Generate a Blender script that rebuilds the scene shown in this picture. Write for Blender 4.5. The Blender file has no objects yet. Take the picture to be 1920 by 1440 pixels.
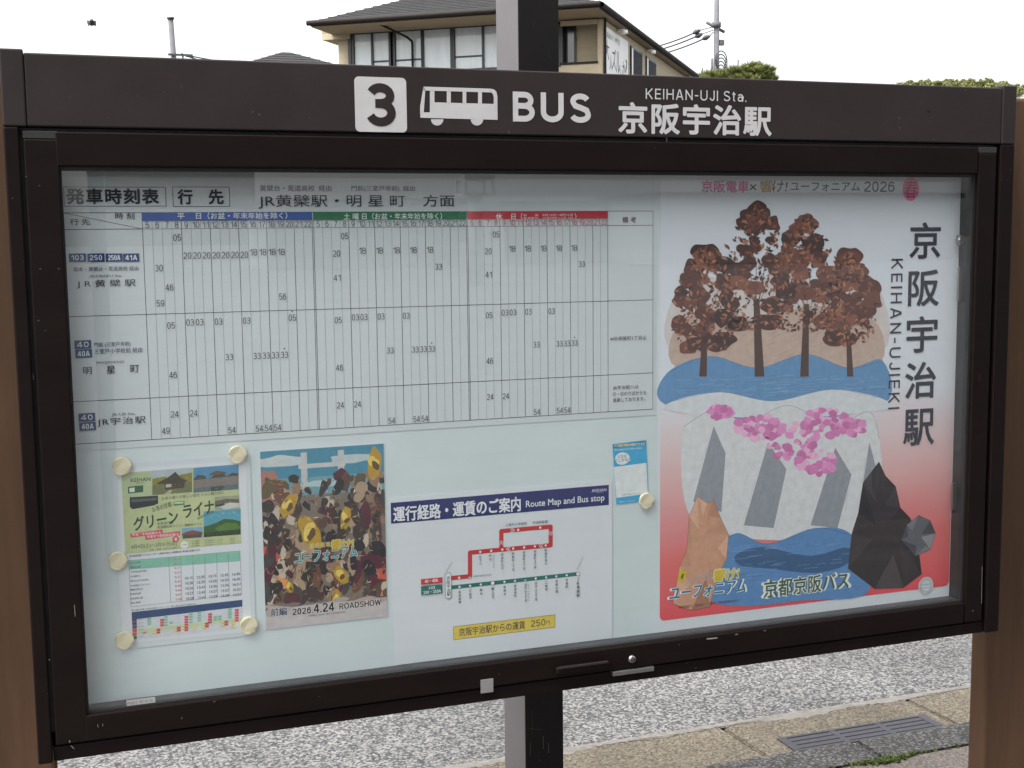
import bpy, bmesh, math, random
import numpy as np
from mathutils import Vector, Matrix
random.seed(7)
SC = bpy.context.scene
COL = SC.collection
rad = math.radians
# ------------------------------------------------------------------ camera (solved from the board's rectangles)
YAW, PITCH, ROLL, FPX = 0.34118, 0.11396, 0.01101, 2366.84
CAM = np.array([0.0, -2.5, 1.6])
def _rot():
    cy, sy = math.cos(YAW), math.sin(YAW); cp, sp = math.cos(PITCH), math.sin(PITCH); cr, sr = math.cos(ROLL), math.sin(ROLL)
    fwd = np.array([sy*cp, cy*cp, -sp]); right = np.array([cy, -sy, 0]); down = np.cross(fwd, right)
    return np.stack([cr*right+sr*down, -sr*right+cr*down, fwd])
RM = _rot()
cd = bpy.data.cameras.new('camera'); cam = bpy.data.objects.new('camera', cd); COL.objects.link(cam)
cd.sensor_width = 36; cd.lens = FPX/1920*36; cd.clip_start = 0.05; cd.clip_end = 3000
m3 = Matrix([[RM[0][i], -RM[1][i], -RM[2][i]] for i in range(3)])
cam.matrix_world = Matrix.Translation(Vector(CAM)) @ m3.to_4x4()
SC.camera = cam
# ------------------------------------------------------------------ sky, sun, exposure
SUN_EL, SUN_AZ = rad(60), rad(-108)          # bright overcast, the sun's glow high on the left
w = bpy.data.worlds.new('World'); SC.world = w; w.use_nodes = True
nt = w.node_tree; nt.nodes.clear()
sky = nt.nodes.new('ShaderNodeTexSky'); sky.sky_type = 'NISHITA'; sky.sun_disc = False
sky.sun_elevation = SUN_EL; sky.sun_rotation = SUN_AZ; sky.air_density = 1.0; sky.dust_density = 6.0; sky.ozone_density = 1.0
hs = nt.nodes.new('ShaderNodeHueSaturation'); hs.inputs['Saturation'].default_value = 0.12
bg = nt.nodes.new('ShaderNodeBackground'); bg.inputs['Strength'].default_value = 0.15
wo = nt.nodes.new('ShaderNodeOutputWorld')
nt.links.new(sky.outputs[0], hs.inputs['Color']); nt.links.new(hs.outputs[0], bg.inputs['Color']); nt.links.new(bg.outputs[0], wo.inputs[0])
sd = bpy.data.lights.new('sun', 'SUN'); sd.energy = 0.5; sd.angle = rad(20); sd.color = (1, 0.96, 0.9)
so = bpy.data.objects.new('sun', sd); COL.objects.link(so)
sdir = Vector((math.sin(SUN_AZ)*math.cos(SUN_EL), math.cos(SUN_AZ)*math.cos(SUN_EL), math.sin(SUN_EL)))
so.rotation_euler = sdir.to_track_quat('Z', 'Y').to_euler(); so.location = (0, 0, 30)
SC.view_settings.view_transform = 'Standard'; SC.view_settings.look = 'None'; SC.view_settings.gamma = 1
SC.view_settings.exposure = 1.78
SC.render.engine = 'CYCLES'
SC.cycles.max_bounces = 8; SC.cycles.transparent_max_bounces = 12; SC.cycles.caustics_reflective = False

# ------------------------------------------------------------------ geometry of rays
def ray(px, py): return RM.T @ np.array([(px-960)/FPX, (py-720)/FPX, 1])
def at(px, py, y):
    d = ray(px, py); return CAM + d*(y-CAM[1])/d[1]
def ground(px, py, z=0.0):
    d = ray(px, py); return CAM + d*(z-CAM[2])/d[2]

# ------------------------------------------------------------------ materials
def srgb(r, g, b):
    f = lambda c: (c/255/12.92) if c/255 <= 0.04045 else ((c/255+0.055)/1.055)**2.4
    return (f(r), f(g), f(b))
def new_mat(name):
    m = bpy.data.materials.new(name); m.use_nodes = True
    return m, m.node_tree, m.node_tree.nodes['Principled BSDF']
def N(t, kind, **kw):
    n = t.nodes.new(kind)
    for k, v in kw.items():
        if k in n.inputs: n.inputs[k].default_value = v
        else: setattr(n, k, v)
    return n
def ramp(t, pts, interp='LINEAR'):
    r = t.nodes.new('ShaderNodeValToRGB'); r.color_ramp.interpolation = interp
    e = r.color_ramp.elements
    while len(e) < len(pts): e.new(0.5)
    for x, (p, c) in zip(e, pts): x.position = p; x.color = (*c, 1) if len(c) == 3 else c
    return r
def surf(name, col, rough=0.6, var=0.15, scale=8.0, metal=0.0, bump=0.0, bscale=None, spec=0.5, stretch=(1, 1, 1), specks=None, coat=0):
    """base colour broken up by two octaves of noise, optional bump and pale specks (scratches, dust spots)"""
    m, t, b = new_mat(name); L = t.links.new
    tc = N(t, 'ShaderNodeTexCoord'); mp = N(t, 'ShaderNodeMapping'); mp.inputs['Scale'].default_value = stretch
    L(tc.outputs['Object'], mp.inputs['Vector'])
    n = N(t, 'ShaderNodeTexNoise', Scale=scale, Detail=6.0, Roughness=0.65); L(mp.outputs[0], n.inputs['Vector'])
    lo = tuple(c*(1-var) for c in col); hi = tuple(min(1, c*(1+var)) for c in col)
    r = ramp(t, [(0.3, lo), (0.7, hi)]); L(n.outputs['Fac'], r.inputs['Fac'])
    out = r.outputs['Color']
    if specks:
        sc, th, scol = specks
        v = N(t, 'ShaderNodeTexVoronoi', Scale=sc); L(mp.outputs[0], v.inputs['Vector'])
        lt = N(t, 'ShaderNodeMath', operation='LESS_THAN'); lt.inputs[1].default_value = th; L(v.outputs['Distance'], lt.inputs[0])
        n2 = N(t, 'ShaderNodeTexNoise', Scale=sc*0.13); L(mp.outputs[0], n2.inputs['Vector'])
        g2 = N(t, 'ShaderNodeMath', operation='GREATER_THAN'); g2.inputs[1].default_value = 0.56; L(n2.outputs['Fac'], g2.inputs[0])
        mu = N(t, 'ShaderNodeMath', operation='MULTIPLY'); L(lt.outputs[0], mu.inputs[0]); L(g2.outputs[0], mu.inputs[1])
        mx = N(t, 'ShaderNodeMix', data_type='RGBA'); L(mu.outputs[0], mx.inputs['Factor']); L(out, mx.inputs[6]); mx.inputs[7].default_value = (*scol, 1)
        out = mx.outputs[2]
    if coat: b.inputs['Coat Weight'].default_value = coat; b.inputs['Coat Roughness'].default_value = 0.04
    L(out, b.inputs['Base Color'])
    rr = N(t, 'ShaderNodeMapRange'); rr.inputs['To Min'].default_value = max(0.02, rough-0.12); rr.inputs['To Max'].default_value = min(1, rough+0.12)
    n3 = N(t, 'ShaderNodeTexNoise', Scale=scale*2.7, Detail=4.0); L(mp.outputs[0], n3.inputs['Vector']); L(n3.outputs['Fac'], rr.inputs['Value']); L(rr.outputs[0], b.inputs['Roughness'])
    b.inputs['Metallic'].default_value = metal; b.inputs['Specular IOR Level'].default_value = spec
    if bump:
        nb = N(t, 'ShaderNodeTexNoise', Scale=bscale or scale*4, Detail=5.0); L(mp.outputs[0], nb.inputs['Vector'])
        bp = N(t, 'ShaderNodeBump', Strength=bump, Distance=0.01); L(nb.outputs['Fac'], bp.inputs['Height']); L(bp.outputs[0], b.inputs['Normal'])
    return m
_ink = {}
def ink(rgb):
    """a printing ink, given in the 0-255 numbers of its printed colour"""
    if rgb not in _ink:
        m, t, b = new_mat('ink_%02x%02x%02x' % rgb)
        c = srgb(*rgb)
        tc = N(t, 'ShaderNodeTexCoord'); n = N(t, 'ShaderNodeTexNoise', Scale=60.0, Detail=3.0); t.links.new(tc.outputs['Object'], n.inputs['Vector'])
        r = ramp(t, [(0.3, tuple(x*0.93 for x in c)), (0.7, tuple(min(1, x*1.07) for x in c))]); t.links.new(n.outputs['Fac'], r.inputs['Fac'])
        t.links.new(r.outputs[0], b.inputs['Base Color']); b.inputs['Roughness'].default_value = 0.55; b.inputs['Specular IOR Level'].default_value = 0.25
        _ink[rgb] = m
    return _ink[rgb]
M = {}
M['frame'] = surf('dark_brown_powder_coat', (0.0215, 0.0158, 0.0165), 0.52, 0.16, 5, bump=0.03, bscale=240, specks=(30, 0.05, (0.085, 0.08, 0.075)), spec=0.22)
M['door'] = surf('dark_brown_door_coat', (0.0068, 0.0040, 0.0037), 0.5, 0.2, 4, bump=0.03, bscale=220, specks=(24, 0.05, (0.10, 0.095, 0.09)), spec=0.11, stretch=(1, 1, 3))
M['cap'] = surf('grey_plastic_cap', (0.024, 0.023, 0.023), 0.55, 0.15, 14, spec=.3)
M['seal'] = surf('black_rubber', (0.012, 0.012, 0.013), 0.55, 0.2, 30)
M['sill'] = surf('grey_cabinet_sill', (0.05, 0.053, 0.06), 0.5, 0.25, 12, specks=(35, 0.05, (0.15, 0.15, 0.15)))
M['panel'] = surf('pale_steel_panel', (0.63, 0.715, 0.735), 0.45, 0.05, 3)
M['film'] = surf('timetable_film', (0.62, 0.675, 0.70), 0.5, 0.03, 4)
M['paper'] = surf('white_paper', (0.69, 0.73, 0.77), 0.6, 0.03, 6)
M['sleeve'] = surf('clear_sleeve', (0.625, 0.685, 0.72), 0.3, 0.03, 6)
M['magnet'] = surf('cream_plastic', (0.82, 0.75, 0.53), 0.45, 0.05, 40)
M['post'] = surf('tan_post_coat', (0.072, 0.041, 0.0245), 0.7, 0.3, 3.2, bump=0.05, bscale=150, stretch=(3, 3, 0.35), spec=0.15, specks=(40, 0.06, (0.05, 0.03, 0.018)))
M['vinyl'] = surf('grey_white_vinyl', (0.44, 0.43, 0.435), 0.55, 0.06, 25)
M['steel'] = surf('brushed_steel', (0.3, 0.3, 0.3), 0.35, 0.1, 40, metal=0.9)
M['tape'] = surf('grey_tape', (0.19, 0.19, 0.185), 0.6, 0.08, 60)
M['column_front'] = surf('black_column_coat', (0.007, 0.006, 0.006), 0.5, 0.2, 4, specks=(18, 0.04, (0.06, 0.06, 0.055)), spec=0.15)
M['column_side'] = surf('grey_column_side', (0.092, 0.085, 0.088), 0.5, 0.08, 3)

# ------------------------------------------------------------------ mesh builder
class MB:
    def __init__(s): s.v = []; s.f = []; s.mi = []; s.mats = []; s.sm = []
    def slot(s, m):
        if m not in s.mats: s.mats.append(m)
        return s.mats.index(m)
    def face(s, pts, m, smooth=False):
        n = len(s.v); s.v += [tuple(map(float, p)) for p in pts]; s.f.append(list(range(n, n+len(pts)))); s.mi.append(s.slot(m)); s.sm.append(smooth)
    def bm(s, b, m, smooth=False):
        n = len(s.v); b.verts.ensure_lookup_table(); k = s.slot(m)
        s.v += [tuple(v.co) for v in b.verts]
        for f in b.faces: s.f.append([n+v.index for v in f.verts]); s.mi.append(k); s.sm.append(smooth)
        b.free()
    def box(s, x0, x1, y0, y1, z0, z1, m, bev=0.0, mat=None, seg=2):
        b = bmesh.new(); bmesh.ops.create_cube(b, size=1)
        for v in b.verts: v.co = Vector(((x0+x1)/2+v.co.x*(x1-x0), (y0+y1)/2+v.co.y*(y1-y0), (z0+z1)/2+v.co.z*(z1-z0)))
        if bev: bmesh.ops.bevel(b, geom=b.edges[:], offset=bev, segments=seg, affect='EDGES', profile=0.5)
        if mat is not None: b.transform(mat)
        b.verts.index_update(); s.bm(b, m, False); return s
    def cyl(s, p, q, r0, r1, m, n=16, caps=True, smooth=True):
        p, q = Vector(p), Vector(q); d = (q-p); b = bmesh.new()
        bmesh.ops.create_cone(b, cap_ends=caps, segments=n, radius1=r0, radius2=r1, depth=d.length)
        b.transform(Matrix.Translation((p+q)/2) @ d.to_track_quat('Z', 'Y').to_matrix().to_4x4()); b.verts.index_update(); s.bm(b, m, smooth); return s
    def tube(s, pts, r, m, n=6):
        for p, q in zip(pts[:-1], pts[1:]): s.cyl(p, q, r, r, m, n, False)
        return s
    def prism(s, poly, d, m):
        """closed polygon (list of 3d points) swept along vector d"""
        d = np.array(d); p = [np.array(x, float) for x in poly]; q = [x+d for x in p]
        s.face(p, m); s.face(q[::-1], m)
        for i in range(len(p)): j = (i+1) % len(p); s.face([p[j], p[i], q[i], q[j]], m)
        return s
    def build(s, name, parent=None, loc=None):
        me = bpy.data.meshes.new(name); base = Vector((0, 0, 0))
        if parent is not None:
            r = parent
            while r.parent: r = r.parent
            base = Vector(r.location)
        elif loc is not None: base = Vector(loc)
        me.from_pydata([tuple(Vector(v)-base) for v in s.v], [], s.f)
        for m in s.mats: me.materials.append(m)
        me.polygons.foreach_set('material_index', s.mi); me.polygons.foreach_set('use_smooth', s.sm); me.update()
        b = bmesh.new(); b.from_mesh(me); bmesh.ops.remove_doubles(b, verts=b.verts, dist=1e-6); b.to_mesh(me); b.free()
        o = bpy.data.objects.new(name, me); COL.objects.link(o)
        if parent is not None: o.parent = parent
        elif loc is not None: o.location = loc
        return o
def tag(o, label, cat, group=None):
    o['label'] = label; o['category'] = cat
    if group: o['group'] = group
    return o
def empty(name, loc, label, cat, group=None):
    o = bpy.data.objects.new(name, None); o.location = loc; o.empty_display_size = 0.1; COL.objects.link(o); return tag(o, label, cat, group)
def kind(o, k): o['kind'] = k; return o

# ------------------------------------------------------------------ printing on the board plane: text and flat shapes
def arc(cx, cy, rx, ry, a0, a1, n=14): return [(cx+rx*math.cos(rad(a0+(a1-a0)*i/n)), cy+ry*math.sin(rad(a0+(a1-a0)*i/n))) for i in range(n+1)]
def sans_glyph(ch, t):
    """centre lines of a grotesque letter of height 1: (strokes, width)"""
    h = t/2; T_, B_ = 1-h, h
    def bowl(w, y0, y1): r = (y1-y0)/2; return arc(w-h-min(r, w*.5), (y0+y1)/2, min(r, w*.5), r, -90, 90)
    def box_o(w, y0=h, y1=T_): rx, ry = w/2-h, (y1-y0)/2; return [(w/2+rx*math.copysign(abs(math.cos(a))**.8, math.cos(a)), (y0+y1)/2+ry*math.copysign(abs(math.sin(a))**.8, math.sin(a))) for a in [2*math.pi*i/36 for i in range(37)]]
    w = .62; m_ = .53
    if ch == '0': w = .6; return [box_o(w)], w
    if ch == '1': w = .42; return [[(w-h, 0), (w-h, 1)], [(0.0, .72), (w*.35, .76), (w-h, .97)]], w
    if ch == '2': return [arc(w/2, 1-w/2+.02, w/2-h, w/2-h-.02, 170, -25)+[(w*.62, .42), (h*1.3, .13+h*.6), (h, B_)], [(h*.6, B_), (w, B_)]], w
    if ch == '3': r1, r2 = (T_-m_)/2, (m_-B_)/2; return [arc(w/2, T_-r1, w/2-h-.02, r1, 158, -90), arc(w/2, B_+r2, w/2-h, r2, 90, -160), [(w*.34, m_), (w*.6, m_)]], w
    if ch == '4': w = .64; return [[(w*.70, 0), (w*.70, 1)], [(w*.66, .96), (h*.9, .33)], [(0, .28), (w, .28)]], w
    if ch == '5': return [[(w*.92, T_), (w*.2, T_)], [(w*.2, 1), (w*.12, .47)], arc(w/2, .325, w/2-h, .325-h, 140, -160)], w
    if ch == '6': return [box_o(w, h, .62), arc(w/2+.01, .5, w/2-h, .5-h, 35, 180)+[(h, .32)]], w
    if ch == '7': return [[(0, T_), (w, T_)], [(w-h, T_-h), (w*.55, .5), (w*.36, 0)]], w
    if ch == '8': return [box_o(w, h, m_), box_o(w*.94, m_, T_)], w
    if ch == '9': return [box_o(w, .38, T_), arc(w/2-.01, .5, w/2-h, .5-h, 215, 360)+[(w-h, .68)]], w
    if ch == 'B': w = .66; r = lambda y0, y1, ww: [(h, y0)]+arc(ww-h-(y1-y0)/2, (y0+y1)/2, (y1-y0)/2, (y1-y0)/2, -90, 90)+[(h, y1)]; return [[(h, 0), (h, 1)], r(m_, T_, w*.95), r(B_, m_, w)], w
    if ch == 'P': w = .62; return [[(h, 0), (h, 1)], [(h, .44)]+arc(w-h-.23, (T_+.44)/2, .23, (T_-.44)/2, -90, 90)+[(h, T_)]], w
    if ch == 'R': w = .66; return [[(h, 0), (h, 1)], [(h, .47)]+arc(w-h-.23, (T_+.47)/2, .23, (T_-.47)/2, -90, 90)+[(h, T_)], [(w*.5, .46), (w-h*.9, 0)]], w
    if ch == 'D': w = .7; return [[(h, 0), (h, 1)], [(h, B_)]+arc(w-h-.36, .5, .36, .5-h, -90, 90)+[(h, T_)]], w
    if ch == 'U': w = .7; return [[(h, 1)]+arc(w/2, .34, w/2-h, .34-h, 180, 360)+[(w-h, 1)]], w
    if ch == 'J': w = .5; return [arc(w/2, .3, w/2-h, .3-h, 185, 360)+[(w-h, 1)]], w
    if ch == 'S':
        w = .66; q = arc(w/2, .735, w/2-h-.02, .265-h, 18, 200, 12)+[(w*.28, .575), (w*.55, .505), (w*.78, .43)]+arc(w/2, .27, w/2-h, .27-h, 15, -165, 12); return [q], w
    if ch == 'K': w = .68; return [[(h, 0), (h, 1)], [(w-h*.9, 1), (h, .38)], [(w*.36, .56), (w-h*.8, 0)]], w
    if ch == 'E': w = .56; return [[(h, 0), (h, 1)], [(h, T_), (w, T_)], [(h, .52), (w*.93, .52)], [(h, B_), (w, B_)]], w
    if ch == 'I': return [[(h, 0), (h, 1)]], t
    if ch == 'H': w = .7; return [[(h, 0), (h, 1)], [(w-h, 0), (w-h, 1)], [(h, .52), (w-h, .52)]], w
    if ch == 'A': w = .72; return [[(h*.9, 0), (w/2-h*.3, 1)], [(w-h*.9, 0), (w/2+h*.3, 1)], [(w*.2, .3), (w*.8, .3)]], w
    if ch == 'N': w = .7; return [[(h, 0), (h, 1)], [(w-h, 0), (w-h, 1)], [(h, 1-h), (w-h, h)]], w
    if ch == 'O': w = .78; return [box_o(w)], w
    if ch == 'W': w = 1.0; return [[(h*.8, 1), (w*.27, 0)], [(w*.27, 0), (w*.5, 1)], [(w*.5, 1), (w*.73, 0)], [(w*.73, 0), (w-h*.8, 1)]], w
    if ch == 't': w = .34; return [[(w*.42, .92), (w*.42, .22)]+arc(w*.42+.13, .15+h*.4, .13, .15-h*.6, 180, 275, 6), [(0, .70), (w*.95, .70)]], w
    if ch == 'a': w = .54; return [[(w-h, 0), (w-h, .5)]+arc(w/2, .5, w/2-h, .24-h, 0, 160, 10), box_o(w*.96, h, .44)], w
    if ch == '.': return [[(h, 0), (h, t)]], t
    if ch == '-': w = .34; return [[(0, .45), (w, .45)]], w
    return [], .3
def sans_line(body, t, sp):
    x = 0; out = []
    for i, ch in enumerate(body):
        if ch == ' ': x += .34; continue
        st, w_ = sans_glyph(ch, t); out += [[(px+x, py) for px, py in q] for q in st]; x += w_+sp
    return out, x-sp
class Print(MB):
    """flat print lying on plane y; positions are measured points of the sheet, converted to metres on that plane"""
    STEP = 0.00005
    def __init__(s, y): super().__init__(); s.y = y; s.txt = []
    def p(s, px, py, layer=0): q = at(px, py, s.y); q[1] -= s.STEP*layer; return q
    def poly(s, pts, col, layer=1): s.face([s.p(*q, layer) for q in pts], ink(col) if isinstance(col, tuple) else col); return s
    def fan(s, c3, pts3, m):
        n = len(pts3)
        for i in range(n): s.face([c3, pts3[i], pts3[(i+1) % n]], m)
    def rect(s, x0, y0, x1, y1, col, layer=1, rnd=0):
        a, b = s.p(x0, y0, layer), s.p(x1, y1, layer); m = ink(col) if isinstance(col, tuple) else col
        if not rnd: s.face([(a[0], a[1], b[2]), (b[0], a[1], b[2]), (b[0], a[1], a[2]), (a[0], a[1], a[2])], m); return s
        pts = []
        for cx, cz, a0 in ((b[0]-rnd, a[2]-rnd, 0), (a[0]+rnd, a[2]-rnd, 90), (a[0]+rnd, b[2]+rnd, 180), (b[0]-rnd, b[2]+rnd, 270)):
            for k in range(6): t = rad(a0+18*k); pts.append((cx+rnd*math.cos(t), a[1], cz+rnd*math.sin(t)))
        s.face(pts, m); return s
    def bar(s, x0, z0, x1, z1, wd, col, layer=1):
        """straight ruled line between two points of the plane, in metres"""
        d = Vector((x1-x0, z1-z0)); n = Vector((-d.y, d.x)).normalized()*wd/2; y = s.y-s.STEP*layer
        s.face([(x0-n.x, y, z0-n.y), (x1-n.x, y, z1-n.y), (x1+n.x, y, z1+n.y), (x0+n.x, y, z0+n.y)], ink(col)); return s
    def line(s, x0, y0, x1, y1, wd, col, layer=1):
        a, b = s.p(x0, y0), s.p(x1, y1); return s.bar(a[0], a[2], b[0], b[2], wd, col, layer)
    def disc(s, cx, cy, r, col, layer=1, n=24, r2=None, squash=1.0):
        """r, r2 in millimetres; r2 gives a ring"""
        c = s.p(cx, cy, layer); m = ink(col) if isinstance(col, tuple) else col; r /= 1000
        ring = [(c[0]+r*math.cos(2*math.pi*i/n), c[1], c[2]+r*squash*math.sin(2*math.pi*i/n)) for i in range(n)]
        if r2 is None: s.face(ring, m)
        else:
            q = r2/1000; inn = [(c[0]+q*math.cos(2*math.pi*i/n), c[1], c[2]+q*squash*math.sin(2*math.pi*i/n)) for i in range(n)]
            for i in range(n): j = (i+1) % n; s.face([ring[i], ring[j], inn[j], inn[i]], m)
        return s
    def blob(s, pts, col, layer=1, sub=6):
        """closed smooth outline through measured points"""
        n = len(pts); out = []
        for i in range(n):
            a, b, c, d = (Vector(pts[(i+k-1) % n]) for k in range(4))
            for j in range(sub):
                t = j/sub; out.append(0.5*((2*b)+(c-a)*t+(2*a-5*b+4*c-d)*t*t+(3*b-a-3*c+d)*t**3))
        s.face([s.p(q.x, q.y, layer) for q in out], ink(col) if isinstance(col, tuple) else col); return s
    def contour(s, pts, wd, col, layer, sub=5, closed=True):
        """thin drawn line along a smooth outline, wd in millimetres"""
        n = len(pts); out = []; wd /= 1000
        for i in range(n if closed else n-1):
            g_ = lambda k: Vector(pts[(i+k) % n] if closed else pts[min(n-1, max(0, i+k))])
            a, b, c, d = g_(-1), g_(0), g_(1), g_(2)
            for j in range(sub):
                t = j/sub; out.append(0.5*((2*b)+(c-a)*t+(2*a-5*b+4*c-d)*t*t+(3*b-a-3*c+d)*t**3))
        if closed: out.append(out[0])
        q = [s.p(v.x, v.y) for v in out]
        for a, c in zip(q[:-1], q[1:]):
            if abs(a[0]-c[0])+abs(a[2]-c[2]) > 1e-5: s.bar(a[0], a[2], c[0], c[2], wd, col, layer)
        return s
    def text(s, body, cx, cy, h=None, w=None, col=(40, 40, 42), layer=3, bold=0.0, rot=0.0, shear=0.0, sp=1.0):
        s.txt.append((body, cx, cy, h, w, col, layer, bold, rot, shear, sp)); return s
    def column(s, body, x0, y0, x1, y1, size, col=(40, 40, 42), layer=3, bold=0.0):
        """upright characters set one under another"""
        n = len(body)
        for i, ch in enumerate(body):
            t = i/max(1, n-1)
            if ch != ' ': s.text(ch, x0+(x1-x0)*t, y0+(y1-y0)*t, size if ch not in 'ー-一・' else size*0.16, None, col, layer, bold, 90 if ch in 'ー-' else 0)
        return s
    def sans(s, body, cx, cy, h, w, t, col, layer=0, rot=0.0, sp=0.14, aspect=None):
        """even-stroked sans-serif lettering; h and w are the measured size of the whole line, t the stroke as a share of the height"""
        c = s.p(cx, cy, layer); ux = abs(s.p(cx+5, cy)[0]-s.p(cx-5, cy)[0])/10; uz = abs(s.p(cx, cy+5)[2]-s.p(cx, cy-5)[2])/10
        if abs(rot) == 90: ux, uz = uz, ux
        S, W_ = sans_line(body, t, sp); H = h*uz; kx = (w*ux/H)/W_
        S = [[(x*kx, y) for x, y in st] for st in S]; m = ink(col) if isinstance(col, tuple) else col; k = s.slot(m); W_ *= kx
        a = rad(rot); ca, sa = math.cos(a), math.sin(a); li = 0
        for st in S:
            P_ = [Vector(q) for q in st]; L_, R_ = [], []; closed = (P_[0]-P_[-1]).length < 1e-6
            for i, q in enumerate(P_):
                d0 = (q-P_[i-1]) if i else ((q-P_[-2]) if closed else P_[1]-q)
                d1 = (P_[i+1]-q) if i < len(P_)-1 else ((P_[1]-q) if closed else q-P_[i-1])
                d0, d1 = d0.normalized(), d1.normalized(); n0, n1 = Vector((-d0.y, d0.x)), Vector((-d1.y, d1.x)); n = (n0+n1).normalized(); f = 1/max(.45, n.dot(n1)); L_.append(q+n*f*t/2); R_.append(q-n*f*t/2)
            b0 = len(s.v)
            for q in [x for pr in zip(L_, R_) for x in pr]:
                x, y = (q.x-W_/2)*H, (q.y-.5)*H; s.v.append((c[0]+x*ca-y*sa, c[1]-li*4e-6, c[2]+x*sa+y*ca))
            for i in range(len(P_)-1): s.f.append([b0+2*i, b0+2*i+1, b0+2*i+3, b0+2*i+2]); s.mi.append(k); s.sm.append(False)
            li = (li+1) % 10
        return s
    def build(s, name, parent=None, loc=None):
        objs = []
        for (body, *_r) in s.txt:
            c = bpy.data.curves.new('t', 'FONT'); c.body = body; c.resolution_u = 3; c.fill_mode = 'FRONT'; c.size = 1; c.shear = _r[8]; c.space_character = _r[9]
            o = bpy.data.objects.new('t', c); COL.objects.link(o); objs.append(o)
        if objs:
            bpy.context.view_layer.update(); dg = bpy.context.evaluated_depsgraph_get()
            for o, (body, cx, cy, h, wd, col, layer, bold, rot, shear, sp) in zip(objs, s.txt):
                me = bpy.data.meshes.new_from_object(o.evaluated_get(dg)); n = len(me.vertices)
                if n:
                    co = np.empty(n*3); me.vertices.foreach_get('co', co); co = co.reshape(-1, 3)[:, :2]
                    lo, hi = co.min(0), co.max(0); co = co-(lo+hi)/2; dim = hi-lo
                    c = s.p(cx, cy, layer)
                    vert = abs(rot) in (90, 270)
                    ux = abs(s.p(cx+5, cy)[0]-s.p(cx-5, cy)[0])/10; uz = abs(s.p(cx, cy+5)[2]-s.p(cx, cy-5)[2])/10
                    if vert: ux, uz = uz, ux
                    sx = wd*ux/dim[0] if wd else None; sz = h*uz/dim[1] if h else None
                    sx = sx or sz; sz = sz or sx
                    co = co*np.array([sx, sz]); a = rad(rot); co = co @ np.array([[math.cos(a), math.sin(a)], [-math.sin(a), math.cos(a)]])
                    k = s.slot(ink(col) if isinstance(col, tuple) else col)
                    # heavier weights: the letter is struck several times round a small circle, each strike a hair proud of the last
                    bw = bold*min(abs(sx), abs(sz)); strikes = [(0, 0)] if bold <= 0 else [(bw*math.cos(q*math.pi/4+.39), bw*math.sin(q*math.pi/4+.39)) for q in range(8)] if bold > .015 else [(bw*math.cos(q*math.pi/2+.78), bw*math.sin(q*math.pi/2+.78)) for q in range(4)]
                    for qi, (ox, oz) in enumerate(strikes):
                        b0 = len(s.v); s.v += [(c[0]+x+ox, c[1]-qi*4e-6, c[2]+z+oz) for x, z in co]
                        for f in me.polygons: s.f.append([b0+i for i in f.vertices]); s.mi.append(k); s.sm.append(False)
                bpy.data.meshes.remove(me)
            for o in objs: c = o.data; bpy.data.objects.remove(o); bpy.data.curves.remove(c)
        return super().build(name, parent, loc)

# ================================================================== THE SETTING: sidewalk, kerb, gutter, road
def aggregate(name, stops, scale, rough=0.85, bump=0.5, tint=None, big=0.12):
    m, t, b = new_mat(name); L = t.links.new
    tc = N(t, 'ShaderNodeTexCoord')
    v = N(t, 'ShaderNodeTexVoronoi', Scale=scale); L(tc.outputs['Object'], v.inputs['Vector'])
    sep = N(t, 'ShaderNodeSeparateColor'); L(v.outputs['Color'], sep.inputs[0])
    n = N(t, 'ShaderNodeTexNoise', Scale=scale*0.8, Detail=4.0, Roughness=0.7); L(tc.outputs['Object'], n.inputs['Vector'])
    ad = N(t, 'ShaderNodeMath', operation='MULTIPLY_ADD'); ad.inputs[1].default_value = 0.55; L(sep.outputs[0], ad.inputs[0])
    mu = N(t, 'ShaderNodeMath', operation='MULTIPLY'); mu.inputs[1].default_value = 0.5; L(n.outputs['Fac'], mu.inputs[0]); L(mu.outputs[0], ad.inputs[2])
    r = ramp(t, stops); L(ad.outputs[0], r.inputs['Fac'])
    nb = N(t, 'ShaderNodeTexNoise', Scale=1.7, Detail=5.0); L(tc.outputs['Object'], nb.inputs['Vector'])
    mr = N(t, 'ShaderNodeMapRange'); mr.inputs['From Min'].default_value = 0.3; mr.inputs['From Max'].default_value = 0.7; mr.inputs['To Min'].default_value = 1-big; mr.inputs['To Max'].default_value = 1+big; L(nb.outputs['Fac'], mr.inputs['Value'])
    vm = N(t, 'ShaderNodeVectorMath', operation='SCALE'); L(r.outputs[0], vm.inputs[0]); L(mr.outputs[0], vm.inputs['Scale'])
    L(vm.outputs[0], b.inputs['Base Color']); b.inputs['Roughness'].default_value = rough
    bp = N(t, 'ShaderNodeBump', Strength=bump, Distance=0.004); L(ad.outputs[0], bp.inputs['Height']); L(bp.outputs[0], b.inputs['Normal'])
    return m
M['asphalt'] = aggregate('worn_asphalt', [(0.27, (0.018, 0.018, 0.019)), (0.44, (0.044, 0.044, 0.045)), (0.58, (0.100, 0.0985, 0.096)), (0.78, (0.175, 0.171, 0.166))], 120, bump=0.35, big=0.2)
M['gutter'] = aggregate('beige_gutter_concrete', [(0.25, (0.030, 0.0245, 0.0165)), (0.5, (0.070, 0.058, 0.040)), (0.8, (0.130, 0.110, 0.080))], 150, bump=0.4, big=0.4)
M['kerb'] = aggregate('grey_kerb_stone', [(0.3, (0.012, 0.0116, 0.0112)), (0.55, (0.029, 0.028, 0.0268)), (0.78, (0.11, 0.106, 0.102))], 150, bump=0.45, big=0.3)
M['pave'] = aggregate('pinkish_pavement', [(0.25, (0.055, 0.044, 0.038)), (0.5, (0.096, 0.079, 0.07)), (0.8, (0.16, 0.137, 0.123))], 170, bump=0.25)
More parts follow.
